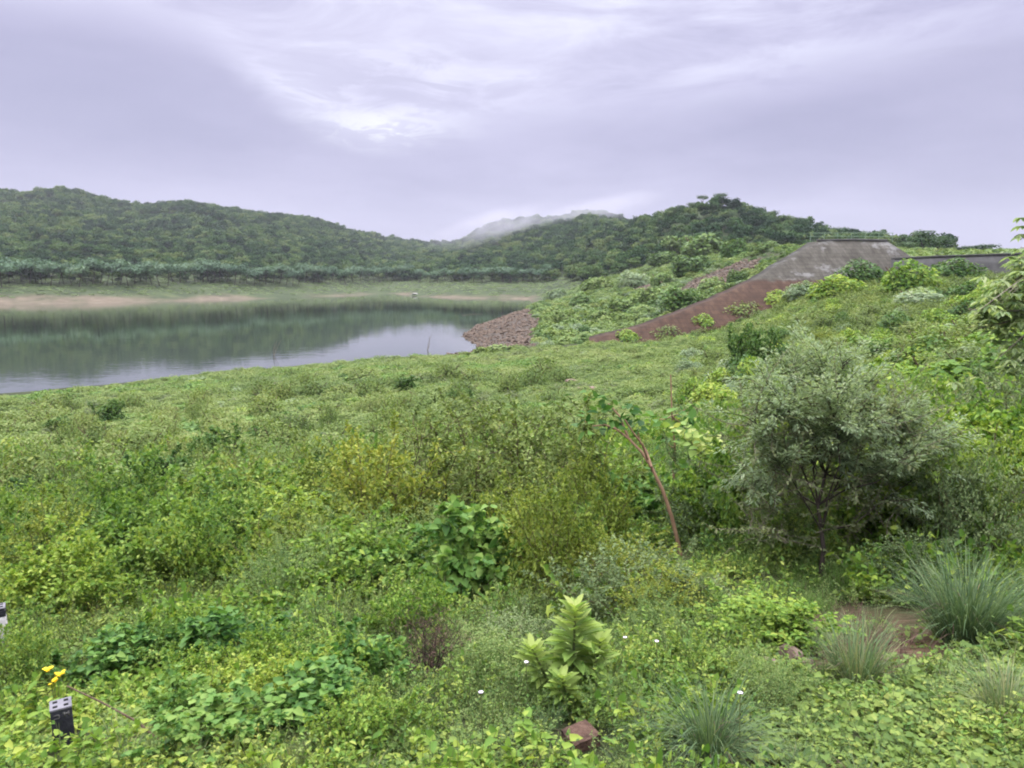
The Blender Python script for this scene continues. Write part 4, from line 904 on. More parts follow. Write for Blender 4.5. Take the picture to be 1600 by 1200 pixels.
T['big'] = [shrub(428 + i, 1.8, 1.7, 12, .100, .6, 32, 7, 'bright', 'bark', tilt=.7, rs=.014, droop=.3, shell=760) for i in range(2)]
T['fin'] = [shrub(432 + i, 1.1, 1.3, 15, .038, .45, 52, 7, 'fine', 'stem', tilt=.8, rs=.007, shell=2200) for i in range(2)]
T['dea'] = [shrub(436, .8, .8, 26, .03, .25, 9, 9, 'dead', 'darkbark', tilt=.8, rs=.007, shell=0)]
T['oldome'] = [dome(440 + i, 1500, 1.0, 1.1, .10, 'olive', shell=.4, stems=7) for i in range(2)]
T['dkdome'] = [dome(444 + i, 1700, 1.2, 1.2, .15, 'dark', shell=.45, stems=6) for i in range(2)]
T['hbdome'] = [dome(448 + i, 1700, 1.2, 1.2, .15, 'bright', shell=.45, stems=6) for i in range(2)]
T['gydome'] = [dome(452 + i, 1700, 1.2, 1.1, .14, 'grey', shell=.45, stems=6) for i in range(2)]
T['fidome'] = [dome(456 + i, 1300, .9, .8, .085, ('field', 'olive')[i], shell=.4, stems=6) for i in range(2)]
PL = [  # name, template, base px, base py, height px, width px, label
 ('scrub_bush','yel',600,868,170,170,'yellow green bush at the left end of the big yellowish scrub thicket'),
 ('scrub_bush','oli',690,846,185,190,'olive bush at the back left of the big yellowish scrub thicket'),
 ('scrub_bush','oli',800,838,190,210,'tallest olive bush at the back middle of the yellowish scrub thicket'),
 ('scrub_bush','oli',905,830,180,170,'olive bush at the back right of the yellowish thicket, left of the leaning sapling'),
 ('scrub_bush','yel',530,830,110,130,'low yellow green bush behind the left end of the scrub thicket'),
 ('scrub_bush','yel',860,948,190,150,'bright yellow leaved bush at the front of the thicket above the milkweed'),
 ('scrub_bush','yel',800,925,150,120,'smaller yellow leaved bush squeezed behind the big leaved green bush'),
 ('scrub_bush','yel',930,880,150,110,'yellowish bush at the thicket front, left of the leaning sapling foot'),
 ('broadleaf_bush','bro',728,942,160,140,'dark green bush with large heart shaped leaves at the front of the thicket'),
 ('broadleaf_bush','bro',985,830,110,130,'green bush with broad leaves just left of the leaning sapling'),
 ('fine_bush','gre',990,962,120,200,'grey green fine leaved bush between the milkweed and the leaning sapling foot'),
 ('dead_bush','dea',672,1062,125,115,'brown dried out twiggy bush in front of the scrub thicket'),
 ('leafy_bush','bri',255,915,130,160,'yellow green leafy bush on the left above the bare twig'),
 ('leafy_bush','bri',180,900,110,130,'leafy bush left of the yellow green one in the left foreground'),
 ('leafy_bush','wee',420,868,110,150,'mid green leafy bush between the left foreground and the scrub thicket'),
 ('leafy_bush','wee',350,880,90,120,'low leafy bush left of the mid green one in the left middle ground'),
 ('leafy_bush','bri',560,935,105,170,'bright feathery bush in front of the left end of the scrub thicket'),
 ('leafy_bush','fin',470,950,100,160,'soft fine leaved bush left of the bright feathery one'),
 ('leafy_bush','bri',95,975,120,150,'yellow green bush near the banded post on the left edge'),
 ('leafy_bush','wee',40,1085,110,120,'dark green leafy bush below the banded post'),
 ('leafy_bush','bri',330,830,60,110,'low bright bush beyond the left foreground bushes'),
 ('broadleaf_plant','bro',570,1085,110,120,'broad leaved plant left of the brown dead bush'),
 ('broadleaf_plant','bro',470,1150,110,170,'broad leaved plant at the bottom left centre below the dead bush'),
 ('broadleaf_plant','bro',330,1180,100,170,'broad leaved plant at the bottom left, right of the black post'),
 ('leafy_bush','bri',120,960,110,140,'leafy yellow green bush between the banded post and the left foreground bushes'),
 ('leafy_bush','wee',300,925,110,140,'dark based leafy bush right of the yellow green one above the bare twig'),
 ('leafy_bush','bri',480,880,100,140,'yellow green bush between the mid green bush and the scrub thicket'),
 ('leafy_bush','bri',640,1000,90,130,'bright low bush at the foot of the thicket above the dead bush'),
 ('broadleaf_plant','bro',960,855,50,80,'low plant with big pale leaves at the thicket foot by the sapling'),
 ('dark_shrub','dar',242,778,58,58,'dark green round shrub standing alone on the flat at left'),
 ('dark_shrub','dar',316,738,42,40,'dark green shrub on the flat, left one of the touching pair'),
 ('dark_shrub','dar',350,730,46,54,'dark green shrub on the flat, right one of the touching pair'),
 ('dark_shrub','dar',288,762,36,36,'small green shrub just right of the round dark one on the flat'),
 ('dark_shrub','dar',36,792,34,38,'small dark shrub with a pale top on the flat near the left edge'),
 ('dark_shrub','dar',146,762,34,30,'small shrub on the flat midway between the left edge and the round dark shrub'),
 ('dark_shrub','dar',496,778,48,26,'narrow upright dark plant rising in front of the flat, left of the thicket'),
 ('dark_shrub','dar',97,678,20,34,'small dark shrub on the far flat close to the left edge'),
 ('dark_shrub','dar',172,664,28,34,'dark shrub on the far flat above the pair'),
 ('dark_shrub','dar',412,700,26,40,'dark low shrub right of the touching pair'),
 ('dark_shrub','dar',632,614,20,36,'dark green shrub near the lake edge left of centre'),
 ('dark_shrub','dar',720,640,24,28,'dark green shrub on the flat below the stony point'),
 ('dark_shrub','dar',1155,590,60,34,'fresh green upright shrub left of the grey crowned tree top'),
 ('dark_shrub','dar',1185,600,62,36,'dark upright shrub touching the grey crowned tree on its left'),
 ('bush','big',1420,868,150,170,'light green large leaved bush right of the thin dark trunk'),
 ('bush','big',1500,815,140,190,'light green bush behind the big dark grass clump at right'),
 ('bush','big',1570,790,150,150,'leafy bush at the right edge above the dead branch'),
 ('bush','wee',1400,770,120,120,'green bush filling the gap under the grey crowned tree on its right'),
 ('bush','bri',1130,850,110,140,'leafy bush right of the leaning sapling foot'),
 ('bush','wee',1200,840,110,130,'leafy bush under the left side of the grey crowned tree'),
 ('bush','bri',1085,915,24,120,'low green weeds bush at the leaning sapling foot'),
 ('bush','bri',1200,1010,70,170,'yellow green low bush above the bare soil stones'),
 ('bush','fin',1020,1010,70,110,'fine leaved low bush right of the milkweed'),
 ('bush','fin',780,1090,90,140,'fine leaved pale bush left of the milkweed'),
 ('bush','gre',1440,920,80,130,'grey green fine bush left of the big dark grass clump'),
 ('dam_bush','dkdome',1345,440,36,74,'dark round bush in front of the abutment right end'),
 ('dam_bush','hbdome',1415,462,58,86,'tall mid green bush in front of the dam crest wall'),
 ('dam_bush','dkdome',1492,440,38,76,'wide dark bush in front of the crest wall, right of the tall one'),
 ('dam_bush','gydome',1258,462,26,60,'low grey green bush at the foot of the stained wall'),
 ('dam_bush','gydome',1440,480,34,90,'grey green bush under the tall one before the crest wall'),
 ('dam_bush','hbdome',1305,468,40,84,'bright bush below the dark round one by the abutment'),
 ('dam_bush','dkdome',1520,470,36,70,'dark bush beside the broad leaved tree at the right'),
 ('dam_bush','hbdome',1500,520,30,60,'bright bush in the olive scrub left of the right edge tree'),
 ('wall_foot_bush','hbdome',985,530,16,34,'small bright bush at the tip of the red brown wall foot'),
 ('wall_foot_bush','fidome',1045,520,14,40,'low pale bush in front of the red brown wall, nearest its tip'),
 ('wall_foot_bush','hbdome',1105,504,15,34,'small green bush in front of the middle of the red brown wall'),
 ('wall_foot_bush','oldome',1165,487,16,44,'low olive bush in front of the upper part of the red brown wall'),
 ('wall_foot_bush','hbdome',1222,470,17,40,'small bush where the stained wall meets the scrub'),
 ('bush','wee',1185,860,190,140,'tall green bush under the left edge of the grey crowned tree'),
 ('bush','bri',1345,850,120,120,'fresh green bush just right of the thin dark trunk'),
 ('bush','big',1400,800,150,150,'tall leafy bush behind the light green one, right of the trunk'),
 ('bush','wee',1235,880,90,110,'low green bush left of the thin dark trunk'),
 ('olive_bush','oldome',1258,512,28,60,'dark olive bush in the scrub below the stained wall'),
 ('olive_bush','hbdome',1330,545,34,60,'bright green bush within the olive scrub above the grey crowned tree'),
 ('olive_bush','yel',1278,545,26,50,'yellow topped bush right behind the grey crowned tree'),
 ('olive_bush','oldome',1370,500,30,80,'olive bush in the scrub below the crest wall'),
 ('olive_bush','oldome',1440,530,34,90,'wide olive bush in the scrub right of the bright one'),
 ('olive_bush','oldome',1490,600,40,90,'olive bush between the grey crowned tree and the right edge tree'),
 ('olive_bush','oldome',1180,520,22,60,'low olive bush on the slope just below the red brown wall'),
 ('olive_bush','oldome',1410,580,36,90,'olive bush right of the grey crowned tree top'),
]
for i, (nm, t, px, py, h, w, lb) in enumerate(PL):
    tp = T[t][i % len(T[t])]; cat = 'bush' if 'plant' not in nm else 'plant'
    if nm == 'dark_shrub': h *= 1.35; w *= 1.2
    if nm in ('leafy_bush', 'bush'): h *= 1.2; w *= 1.05
    Yf = None
    if nm == 'wall_foot_bush':
        top = py - h * 1.1; q = hit(px, py); Yf = min(q.y, float(np.interp(px, [925, 1000, 1060, 1120, 1180, 1235], [100, 100.5, 101.5, 102, 103, 104])) - .6); g_ = at(px, py, Yf); h = max(h, project(g_.x, Yf, float(ground(g_.x, Yf)))[1] - top); w *= 1.7
    if nm == 'scrub_bush': h *= 1.14
    if nm == 'dam_bush':
        top = py - h; q = hit(px, py); Yf = min(q.y, 100.5); g_ = at(px, py, Yf); h = project(g_.x, Yf, float(ground(g_.x, Yf)))[1] - top; w *= 1.15
    place(nm, tp, px, py, h, w, lb, cat, None, i, Y=Yf)
rgf = random.Random(77)
for i in range(190):         # low rounded shrubs dotted over the flat
    px = rgf.uniform(-10, 900); py = rgf.uniform(585 if px > 450 else 620, 790)
    if py < 640 and px < 300: continue
    p = hit(px, py)
    if p.z < .5: continue
    t = T['fidome'][0 if i % 3 else 1]
    w = rgf.uniform(1.2, 3.0) * (.75 + p.y / 130); h = rgf.uniform(.9, 1.6) * (.8 + p.y / 150)
    plant('flat_shrub', t, (p.x, p.y, p.z - .05), 'low rounded shrub dotted among the weeds on the lakeside flat', 'shrub', 'low shrubs on the lakeside flat', rgf.random() * 6, (w / t['w'], w / t['w'], h / t['h']))
for i in range(110):         # olive scrub at right
    px = rgf.uniform(1060, 1600); py = rgf.uniform(470, 640) if px > 1250 else rgf.uniform(525, 640)
    p = hit(px, py); t = T[('oldome', 'hbdome', 'oldome', 'gydome', 'dkdome', 'hbdome')[i % 6]][i % 2]; e_ = 1 + max(0, px - 1350) / 420; w = rgf.uniform(1.4, 3.2) * e_; h = rgf.uniform(.9, 1.7) * e_
    plant('scrub', t, (p.x, p.y, p.z - .05), 'rounded green or olive shrub in the scrub below the dam crest', 'shrub', 'olive scrub below the dam', rgf.random() * 6, (w / t['w'], w / t['w'], h / t['h']))

def tangle(n, x0, x1, y0, y1, h0, h1, w0, w1, kinds, name, label, cat, group, seed, avoid=()):
    rq = random.Random(seed)
    for i in range(n):
        px = x0 + (x1 - x0) * (i + rq.random()) / n; py = rq.uniform(y0, y1)
        if any(abs(px - a) < w and abs(py - b) < v for a, b, w, v in avoid): continue
        k = T[kinds[rq.randrange(len(kinds))]]; place(name, k[i % len(k)], px, py, rq.uniform(h0, h1), rq.uniform(w0, w1), label, cat, group, i + seed)
tangle(28, 1090, 1610, 735, 885, 110, 190, 110, 180, ['wee', 'bri', 'big', 'fin', 'gre'], 'tangle_shrub', 'leafy green shrub in the tangle around the foot of the grey crowned tree', 'shrub', 'shrubs tangled round the grey crowned tree', 5, ((1285, 870, 45, 60), (1060, 860, 40, 60)))
tangle(18, -20, 560, 830, 955, 95, 150, 110, 170, ['bri', 'wee', 'yel', 'fin', 'bri'], 'row_shrub', 'yellow green leafy shrub in the row across the left foreground', 'shrub', 'shrubs in the left foreground row', 6, ((0, 960, 40, 60),))
tangle(16, 170, 640, 1040, 1200, 80, 130, 90, 150, ['bro', 'bri', 'big', 'wee'], 'leafy_weed', 'leafy weed in the tangle along the bottom left of the slope', 'weed', 'leafy weeds in the bottom left tangle', 7, ((672, 1060, 60, 70),))
tangle(14, 640, 1240, 985, 1160, 60, 100, 90, 150, ['fin', 'bri', 'fin', 'gre', 'wee'], 'low_weed', 'low fine weed in the tangle around the milkweed and the broken block', 'weed', 'low weeds round the milkweed', 8, ((893, 1100, 60, 110), (672, 1060, 60, 90), (1110, 1160, 90, 70), (1236, 1035, 60, 40)))
tangle(12, 560, 1040, 880, 985, 90, 140, 100, 150, ['yel', 'wee', 'bri', 'fin', 'bro'], 'front_shrub', 'leafy shrub crowding the front of the yellowish scrub thicket', 'shrub', 'shrubs in front of the thicket', 9, ((728, 930, 60, 60), (672, 1000, 40, 40)))
# grass clumps
GC = [grass_clump(500, 760, .85, .20, .80, .009), grass_clump(501, 480, .62, .16, .60, .008), grass_clump(502, 420, .95, .18, 1.20, .011, bend=.9), grass_clump(503, 320, .6, .14, .8, .008)]
for i, (t, px, py, h, w, lb) in enumerate([(0,1508,1000,190,240,'largest dark grass clump at the right beside dried straw'),(1,1338,1068,140,140,'upright dark grass clump right of the bare soil stones'),(2,1110,1180,210,300,'wide loose clump of arching grass at the bottom right of centre'),(3,1570,1115,130,180,'grass clump at the right edge below the largest dark one'),(2,1010,1165,90,150,'small arching grass clump between the block and the wide loose clump'),(3,462,1215,110,60,'thin pale grass blades at the bottom edge left of centre'),(3,1420,945,60,90,'thin grass tuft left of the largest dark clump'),(3,1250,1100,60,100,'small grass tuft below the bare soil stones')]):
    b_ = hit(px, py); place('grass_clump', GC[t], px, py, h, w, lb, 'grass clump', None, i)

# milkweed with whorled leaves
def milkweed():
    rng = np.random.default_rng(9); f = MB(); s = MB()
    def shoot(b, d, h, L):
        pts = poly(b, d, h, rng, 8, .05); s.tube(pts, .011, .006, 5)
        k = max(6, int(h / .034))
        for i in range(k):
            t = .22 + .78 * i / (k - 1); p, dd = along(pts, np.array([t])); a0 = i * 1.25; m = 4
            a = a0 + np.arange(m) * 2 * math.pi / m + rng.normal(size=m) * .15
            lift = .25 + .9 * max(0, t - .55) / .45
            D = np.stack([np.cos(a), np.sin(a), np.full(m, lift)], 1); N = np.stack([-np.cos(a) * lift, -np.sin(a) * lift, np.ones(m)], 1) + rng.normal(size=(m, 3)) * .12
            l = L * (.55 + .6 * math.sin(min(1, t * 1.15) * math.pi * .62)) * (1 - .35 * max(0, t - .75) / .25) * (.85 + .3 * rng.random(m))
            f.leaves(np.repeat(p, m, 0), D, N, l, l * .36, rng, 0, .16, .30 * (1 - .6 * t), False, np.clip(.15 + .6 * t + rng.normal(size=m) * .12, 0, 1))
    shoot((0, 0, 0), (.02, 0, 1), .72, .17); shoot((.04, .03, 0), (.30, .1, 1), .50, .15); shoot((-.05, 0, 0), (-.42, -.1, 1), .46, .15); shoot((.02, -.05, 0), (.1, -.35, 1), .40, .14)
    return {'foliage': f.mesh('foliage', M['milk']), 'stem': s.mesh('stem', M['stem']), 'h': .82, 'w': .62}
place('milkweed', milkweed(), 893, 1110, 205, 185, 'tall pale green plant with whorled lance shaped leaves above the broken block', 'plant', None, 1)

# leaning sapling with pinkish stem, and straight saplings behind it
def world_poly(base, pts): return np.array([np.array(at(*p)) - np.array(base) for p in pts])
def leaf_cluster(f, c, k, L, rng, Wr=.62, spread=.12):
    P = c + rng.normal(size=(k, 3)) * spread * np.array([1, 1, .6]); D = rng.normal(size=(k, 3)); D[:, 2] = D[:, 2] * .5 + .25
    N = unit(np.array([0, 0, 1.0]) + rng.normal(size=(k, 3)) * .5); l = L * (.7 + .6 * rng.random(k)); f.leaves(P, D, N, l, l * Wr, rng, 0, .12, .15)
def leaning_sapling():
    rng = np.random.default_rng(14); b = hit(1064, 868); Y = b.y; r = bpy.data.objects.new('leaning_sapling', None); CO.objects.link(r); r.location = b
    s = MB(); f = MB()
    main = world_poly(b, [(1067, 885, Y), (1060, 850, Y), (1049, 806, Y), (1035, 765, Y), (1018, 730, Y + .05), (1003, 707, Y + .1), (982, 685, Y + .15), (962, 670, Y + .2)]); s.tube(main, .034, .016, 7)
    br = [world_poly(b, [(1012, 718, Y), (1004, 695, Y - .15), (990, 677, Y - .25), (976, 655, Y - .3)]), world_poly(b, [(1018, 730, Y), (1010, 705, Y + .25), (1000, 690, Y + .3), (996, 672, Y + .35)]), world_poly(b, [(962, 670, Y + .2), (945, 664, Y + .2), (925, 666, Y + .2)]), world_poly(b, [(982, 685, Y + .15), (968, 650, Y + .3), (950, 630, Y + .35)])]
    for q in br: s.tube(q, .022, .009, 5)
    for c in [(930, 625), (935, 640), (958, 655), (975, 650), (983, 640), (990, 668), (1000, 665), (925, 662), (948, 668)]:
        leaf_cluster(f, np.array(at(c[0], c[1], Y + .2)) - np.array(b), 8, .17, rng)
    link('stem', s.mesh('stem', M['pinkbark']), r); link('foliage', f.mesh('foliage', M['broad']), r)
    tag(r, 'leaning bare sapling with pinkish brown forked stem and dark leaf tufts on top', 'tree')
leaning_sapling()
def straight_sapling(pts, tufts, label, seed, mat='broad', bark='pinkbark', w=.03):
    rng = np.random.default_rng(seed); b = hit(pts[0][0], pts[0][1]); Y = b.y; r = bpy.data.objects.new('sapling', None); CO.objects.link(r); r.location = b
    s = MB(); f = MB(); P = world_poly(b, [(p[0], p[1], Y) for p in pts]); P[0][2] -= .1; s.tube(P, w, w * .4, 5)
    for c in tufts: 
        q = np.array(at(c[0], c[1], Y + rng.normal() * .15)) - np.array(b); leaf_cluster(f, q, c[2] if len(c) > 2 else 12, .20, rng, .6, .14)
        j = np.argmin(np.abs(P[:, 2] - q[2] + .15)); s.tube(np.array([P[j], (P[j] + q) / 2 + np.array([0, 0, -.03]), q]), w * .45, w * .2, 4)
    link('stem', s.mesh('stem', M[bark]), r); link('foliage', f.mesh('foliage', M[mat]), r); tag(r, label, 'tree')
straight_sapling([(1056,822),(1053,790),(1052,730),(1055,700),(1050,650),(1048,585)], [(1060,660),(1075,665),(1030,655,10),(1040,690),(1070,640,8)], 'straight sapling with orange brown stem right behind the leaning one', 71, w=.028)
straight_sapling([(1089,832),(1090,790),(1092,740),(1094,715)], [(1095,700,16),(1080,690,14),(1108,705,14),(1065,670),(1100,680)], 'short straight sapling with pale green tuft, right one of the upright pair', 72, 'milk', 'palebark', .024)
straight_sapling([(1076,828),(1077,780),(1076,745)], [(1072,735),(1084,728)], 'thin upright sapling stem between the other two', 73, 'broad', 'palebark', .018)

# grey crowned feathery tree in the middle right
def feathery_tree():
    rng = np.random.default_rng(15); b = hit(1284, 905); Y = b.y; r = bpy.data.objects.new('feathery_tree', None); CO.objects.link(r); r.location = b
    k = Y / F; s = MB(); f = MB(); tw = MB()
    def L(px, py, dy=0): return np.array(at(px, py, Y + dy)) - np.array(b)
    trunk = np.array([L(1282, 930), L(1283, 895), L(1287, 860), L(1284, 830, .1), L(1278, 790, .2), L(1290, 740, .35)]); s.tube(trunk, .036, .018, 7)
    ends = []
    lobes = [(1195,580,.4,30),(1235,556,.7,34),(1278,532,.5,40),(1318,548,.2,36),(1352,585,.6,34),(1225,615,-.1,34),(1290,590,-.2,36),(1350,640,-.2,30),(1178,640,.0,24),(1200,690,-.2,20),(1392,632,.5,30),(1432,640,.3,32),(1470,668,.5,26),(1415,690,-.1,24),(1260,660,.0,20),(1310,690,.3,18),(1375,710,.4,18),(1185,735,.2,14),(1455,715,.2,16)]
    for px, py, dy, nt in lobes:
        e = L(px, py + 16, dy); st = trunk[rng.integers(3, 6)]; m = (st + e) / 2 + rng.normal(size=3) * .12 + np.array([0, 0, .05])
        q = np.array([st, (st + m) / 2 + rng.normal(size=3) * .06, m, (m + e) / 2 + rng.normal(size=3) * .06, e]); s.tube(q, .012, .004, 5); ends.append((q, nt))
    for q, nt in ends:
        for _ in range(int(nt * .75)):
            t = .62 + .38 * rng.random(); p, d = along(q, np.array([t])); bp = poly(p[0], d[0] * .7 + unit(rng.normal(size=3)) * np.array([1, 1, .5]), .55 * (.5 + rng.random() * .7), rng, 4, .2, -.03)
            s.tube(bp, .006, .002, 3)
            n_ = 74; tt = .1 + .9 * rng.random(n_); P, D = along(bp, tt); R = unit(rng.normal(size=(n_, 3))); f.leaves(P + R * .05, D * .7 + R * np.array([.9, .9, .35]), unit(np.array([0, 0, 2.2]) + rng.normal(size=(n_, 3)) * .55), .060 * (.6 + .7 * rng.random(n_)), .022, rng, 0, .1, .2)
    for _ in range(360):     # dull twiggy inner part
        p0 = L(rng.uniform(1160, 1430), rng.uniform(640, 850), rng.uniform(-.2, 1.8)); bp = poly(p0, rng.normal(size=3) * np.array([1, 1, .5]) + np.array([0, 0, .7]), rng.uniform(.5, 1.1), rng, 5, .22)
        tw.tube(bp, .007, .002, 3); n_ = 40; P, D = along(bp, rng.random(n_)); R = unit(rng.normal(size=(n_, 3)))
        f.leaves(P, D * .5 + R, unit(np.array([0, 0, 1.0]) + rng.normal(size=(n_, 3)) * .7), .058 * (.6 + .7 * rng.random(n_)), .026, rng, 1, .1, .2)
    link('trunk', s.mesh('trunk', M['darkbark']), r); link('twigs', tw.mesh('twigs', M['palebark']), r); link('crown', f.mesh('crown', [M['grey'], M['dusk']]), r)
    tag(r, 'feathery tree with grey green crown, twiggy underside and thin dark trunk', 'tree')
feathery_tree()

# tree with hanging leaf sprays cut by the right edge
def edge_tree():
    rng = np.random.default_rng(16); b = hit(1640, 700); Y = b.y * 1.0; r = bpy.data.objects.new('broadleaf_tree', None); CO.objects.link(r); r.location = b
    s = MB(); f = MB()
    def L(px, py, dy=0): return np.array(at(px, py, Y + dy)) - np.array(b)
    tr = np.array([L(1640, 720), L(1645, 620), L(1640, 520), L(1650, 430), L(1655, 350)]); s.tube(tr, .12, .05, 7)
    for i in range(84):
        t = rng.random(); y0 = [385, 455, 480, 560, 600, 640, 690][i % 7] + rng.normal() * 9; t = (y0 - 358) / 310; reach = 25 + [45, 95, 110, 70, 125, 145, 80][i % 7] * rng.random() ** .7; side = -1 if rng.random() < .68 else 1
        e = L(1645 + side * reach, y0 + 25 * rng.random(), rng.normal() * .8); j = np.clip(1 + int((1 - t) * 3.2), 1, 4); m = (tr[j] + e) / 2 + np.array([0, 0, .25])
        q = np.array([tr[j], m, e]); s.tube(q, .022, .008, 4)
        for _ in range(8):
            p = m + (e - m) * rng.random() + rng.normal(size=3) * .16; k = 11; a = rng.random(k) * 6.28
            D = np.stack([np.cos(a), np.sin(a), -.35 * rng.random(k)], 1); N = np.stack([np.cos(a) * .3, np.sin(a) * .3, np.ones(k)], 1)
            l = .19 * (.6 + .7 * rng.random(k)); f.leaves(np.repeat(p[None], k, 0), D, N, l, l * .45, rng, 0, .1, .35)
    link('trunk', s.mesh('trunk', M['palebark']), r); link('crown', f.mesh('crown', M['spray']), r)
    tag(r, 'tree with hanging leaf sprays cut by the right edge of the photo', 'tree')
edge_tree()

# dead branches, sticks, flowers
def stick(name, pts, r0, label, mat='darkbark', forks=()):
    mb = MB(); P = np.array([np.array(at(*p)) for p in pts]); o0 = P[0].copy(); mb.tube(P - o0, r0, r0 * .5, 5)
    o = simple(name, mb.mesh(name, M[mat]), label, 'branch', None, tuple(o0))
    return o
b = hit(1555, 845); stick('dead_branch', [(1538, 832, b.y - .2), (1565, 800, b.y), (1590, 778, b.y + .1), (1625, 740, b.y + .2)], .035, 'dark dead branch lying among the weeds at the right edge')
b = hit(1430, 690); stick('dead_branch', [(1400, 665, b.y - 4.2), (1428, 638, b.y - 4.2), (1462, 622, b.y - 4)], .02, 'thin grey dead branch sticking out right of the feathery crown', 'palebark')
b = hit(250, 1160); stick('bare_twig', [(262, 1170, b.y * .97), (215, 1128, b.y * .985), (160, 1098, b.y), (105, 1072, b.y * 1.01)], .010, 'bare brown twig arching over the weeds behind the black post', 'bark')
b = hit(430, 1060); stick('bare_twig', [(400, 1066, b.y * .97), (450, 1045, b.y * .98), (500, 1020, b.y)], .007, 'thin dark twig in the weeds at the lower left centre', 'darkbark')
b = hit(200, 905); stick('bare_twig', [(110, 908, b.y), (180, 902, b.y), (240, 912, b.y), (290, 918, b.y)], .02, 'low brown twig lying under the left foreground bushes', 'bark')
stick('floating_log', [(727, 551, 112.4), (742, 550, 112.8), (757, 551, 112.4)], .12, 'dark floating log at the tip of the stony point')
stick('floating_pole', [(722, 493, 190), (740, 491, 192), (752, 491, 193)], .08, 'thin pole lying in the water off the stony point', 'palebark')
def bare_stems(px, py, Y, label):
    rng = np.random.default_rng(int(px)); mb = MB(); b = np.array(at(px, py, Y)); b[2] = .0
    for i in range(4): mb.tube(poly((0, 0, -.1), (rng.normal() * .35, rng.normal() * .3, 1), 2.6 * (.6 + .5 * rng.random()), rng, 5, .12), .035, .012, 4)
    simple('drowned_shrub', mb.mesh('drowned_shrub', M['palebark']), label, 'shrub', None, tuple(b))
bare_stems(668, 555, 116, 'bare drowned shrub standing in the pale water left of the stony point'); bare_stems(428, 560, 108, 'bare drowned stems standing in the water at the near shore')
def blossom(kind, px, py, lift, mat, size, label, group=None, k=6):
    rng = np.random.default_rng(int(px * 3 + py)); p = hit(px, py); mb = MB()
    a = np.arange(k) * 2 * math.pi / k; D = np.stack([np.cos(a), np.sin(a), np.full(k, .35)], 1); N = np.tile(np.array([0, 0, 1.0]), (k, 1)) - D * .3
    mb.leaves(np.tile(np.array([0, 0, lift]), (k, 1)), D, N, size, size * .7, rng, 0, .1, .1); mb.tube([(0.02, .01, 0), (.005, 0, lift * .5), (0, 0, lift)], .004, .003, 4, 1)
    k0 = kind; simple(k0, mb.mesh(k0, [M[mat], M['stem']]), label, 'flower', group, tuple(p))
for px, py in [(975,1075),(1152,1188),(822,1122),(752,1180),(1440,908),(1465,900),(1228,812),(906,705),(1024,1085),(708,838)]:
    blossom('pale_flower', px, py, .42 if py > 850 else .6, 'white', .019 if py > 850 else .034, 'small pale lilac flower on a thin stem among the weeds', 'pale flowers among the weeds')
def yellow_plant():
    p = hit(84, 1130); r = bpy.data.objects.new('yellow_flower_plant', None); CO.objects.link(r); r.location = p; rng = np.random.default_rng(3); s = MB(); f = MB()
    for px, py in ((76, 1048), (92, 1055), (84, 1066)):
        e = np.array(at(px, py, p.y)) - np.array(p); s.tube(np.array([(0, 0, 0), e * .5 + np.array([.02, 0, 0]), e]), .006, .003, 4)
        m = MB(); k = 12; a = rng.random(k) * 6.28; D = np.stack([np.cos(a), np.sin(a), .2 + .6 * rng.random(k)], 1); m.leaves(np.tile(e, (k, 1)) + rng.normal(size=(k, 3)) * .008, D, np.tile(np.array([0, 0, 1.]), (k, 1)), .036, .028, rng, 0, .1, .1); link('flower_head', m.mesh('flower_head', M['petal']), r)
    pts = np.array([(0, 0, 0), (0, 0, .15), (0, 0, .3)]); put_leaves(f, pts, 26, .06, .5, rng); link('stem', s.mesh('stem', M['stem']), r); link('foliage', f.mesh('foliage', M['yellow']), r)
    tag(r, 'weed with yellow flower heads just behind the black guard post', 'flower')
yellow_plant()
blossom('orange_flower', 915, 700, .95, 'orange', .09, 'single orange red flower left of the leaning sapling top')
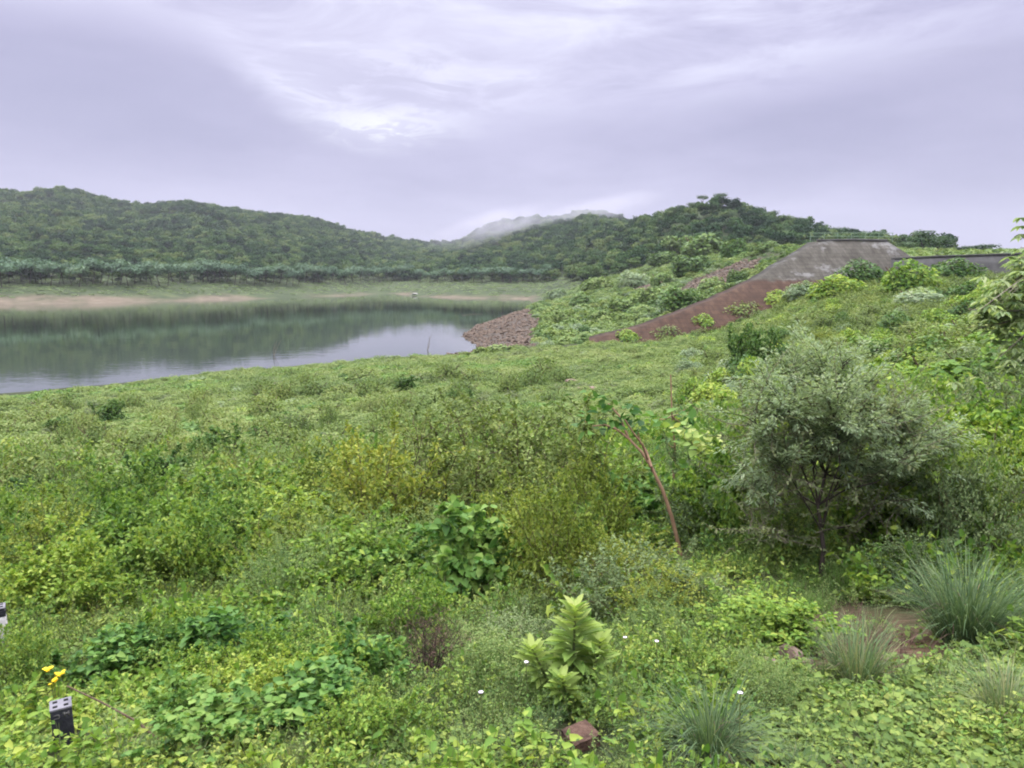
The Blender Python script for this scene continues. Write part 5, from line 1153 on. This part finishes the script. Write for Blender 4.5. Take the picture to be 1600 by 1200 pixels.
# ------------------------------------------------------------------ air and low cloud
def volume_box(name, x0, x1, y0, y1, z0, z1, density, col, aniso):
    mb = MB(); bxm(mb, ((x0 + x1) / 2, (y0 + y1) / 2, (z0 + z1) / 2), (x1 - x0, y1 - y0, z1 - z0))
    m, t, o = new_mat(name); v = t.new('ShaderNodeVolumePrincipled'); v.inputs['Color'].default_value = (*col, 1); v.inputs['Density'].default_value = density; v.inputs['Anisotropy'].default_value = aniso
    t.l.new(v.outputs[0], o.inputs['Volume'])
    return tag(link(name, mb.mesh(name, m)), kind='stuff')
HAZE = volume_box('haze', -7400, 7400, -60, 2950, -6, 240, 0.00010, (.82, .82, .95), 0.2)
HAZE['label'] = 'thin pale humid haze filling the valley air'; HAZE['category'] = 'haze'
def low_cloud(px, py, Y, rx, ry, rz, dens, seed, label):
    import bmesh
    me = bpy.data.meshes.new('low_cloud'); bm = bmesh.new(); bmesh.ops.create_icosphere(bm, subdivisions=3, radius=1.0); bm.to_mesh(me); bm.free()
    m, t, o = new_mat('low_cloud'); tc = t.new('ShaderNodeTexCoord'); p = tc.outputs['Object']
    ln = t.new('ShaderNodeVectorMath', operation='LENGTH'); t.l.new(p, ln.inputs[0])
    mp = t.new('ShaderNodeMapping'); mp.inputs['Scale'].default_value = (1.6, 1.0, .6); mp.inputs['Location'].default_value = (seed, 0, 0); t.l.new(p, mp.inputs['Vector'])
    d = t.math('MULTIPLY', t.mapr(ln.outputs['Value'], 1.0, .25), t.mapr(t.noise(mp.outputs[0], 1.7, 3, .6), .32, .66))
    v = t.new('ShaderNodeVolumePrincipled'); v.inputs['Color'].default_value = (.66, .64, .74, 1); t.l.new(t.math('MULTIPLY', d, dens), v.inputs['Density']); t.l.new(v.outputs[0], o.inputs['Volume'])
    me.materials.append(m); ob = link('low_cloud', me); ob.location = at(px, py, Y); ob.scale = (rx, ry, rz); ob.rotation_euler = (0, rad(-14), 0)
    tag(ob, label, 'cloud', None, 'stuff')
low_cloud(785, 350, 790, 92, 60, 20, .017, 2.0, 'white mist drifting over the ridge right of the valley notch')
low_cloud(930, 330, 900, 100, 60, 18, .016, 7.0, 'grey mist round the far hilltop behind the nearer hill')
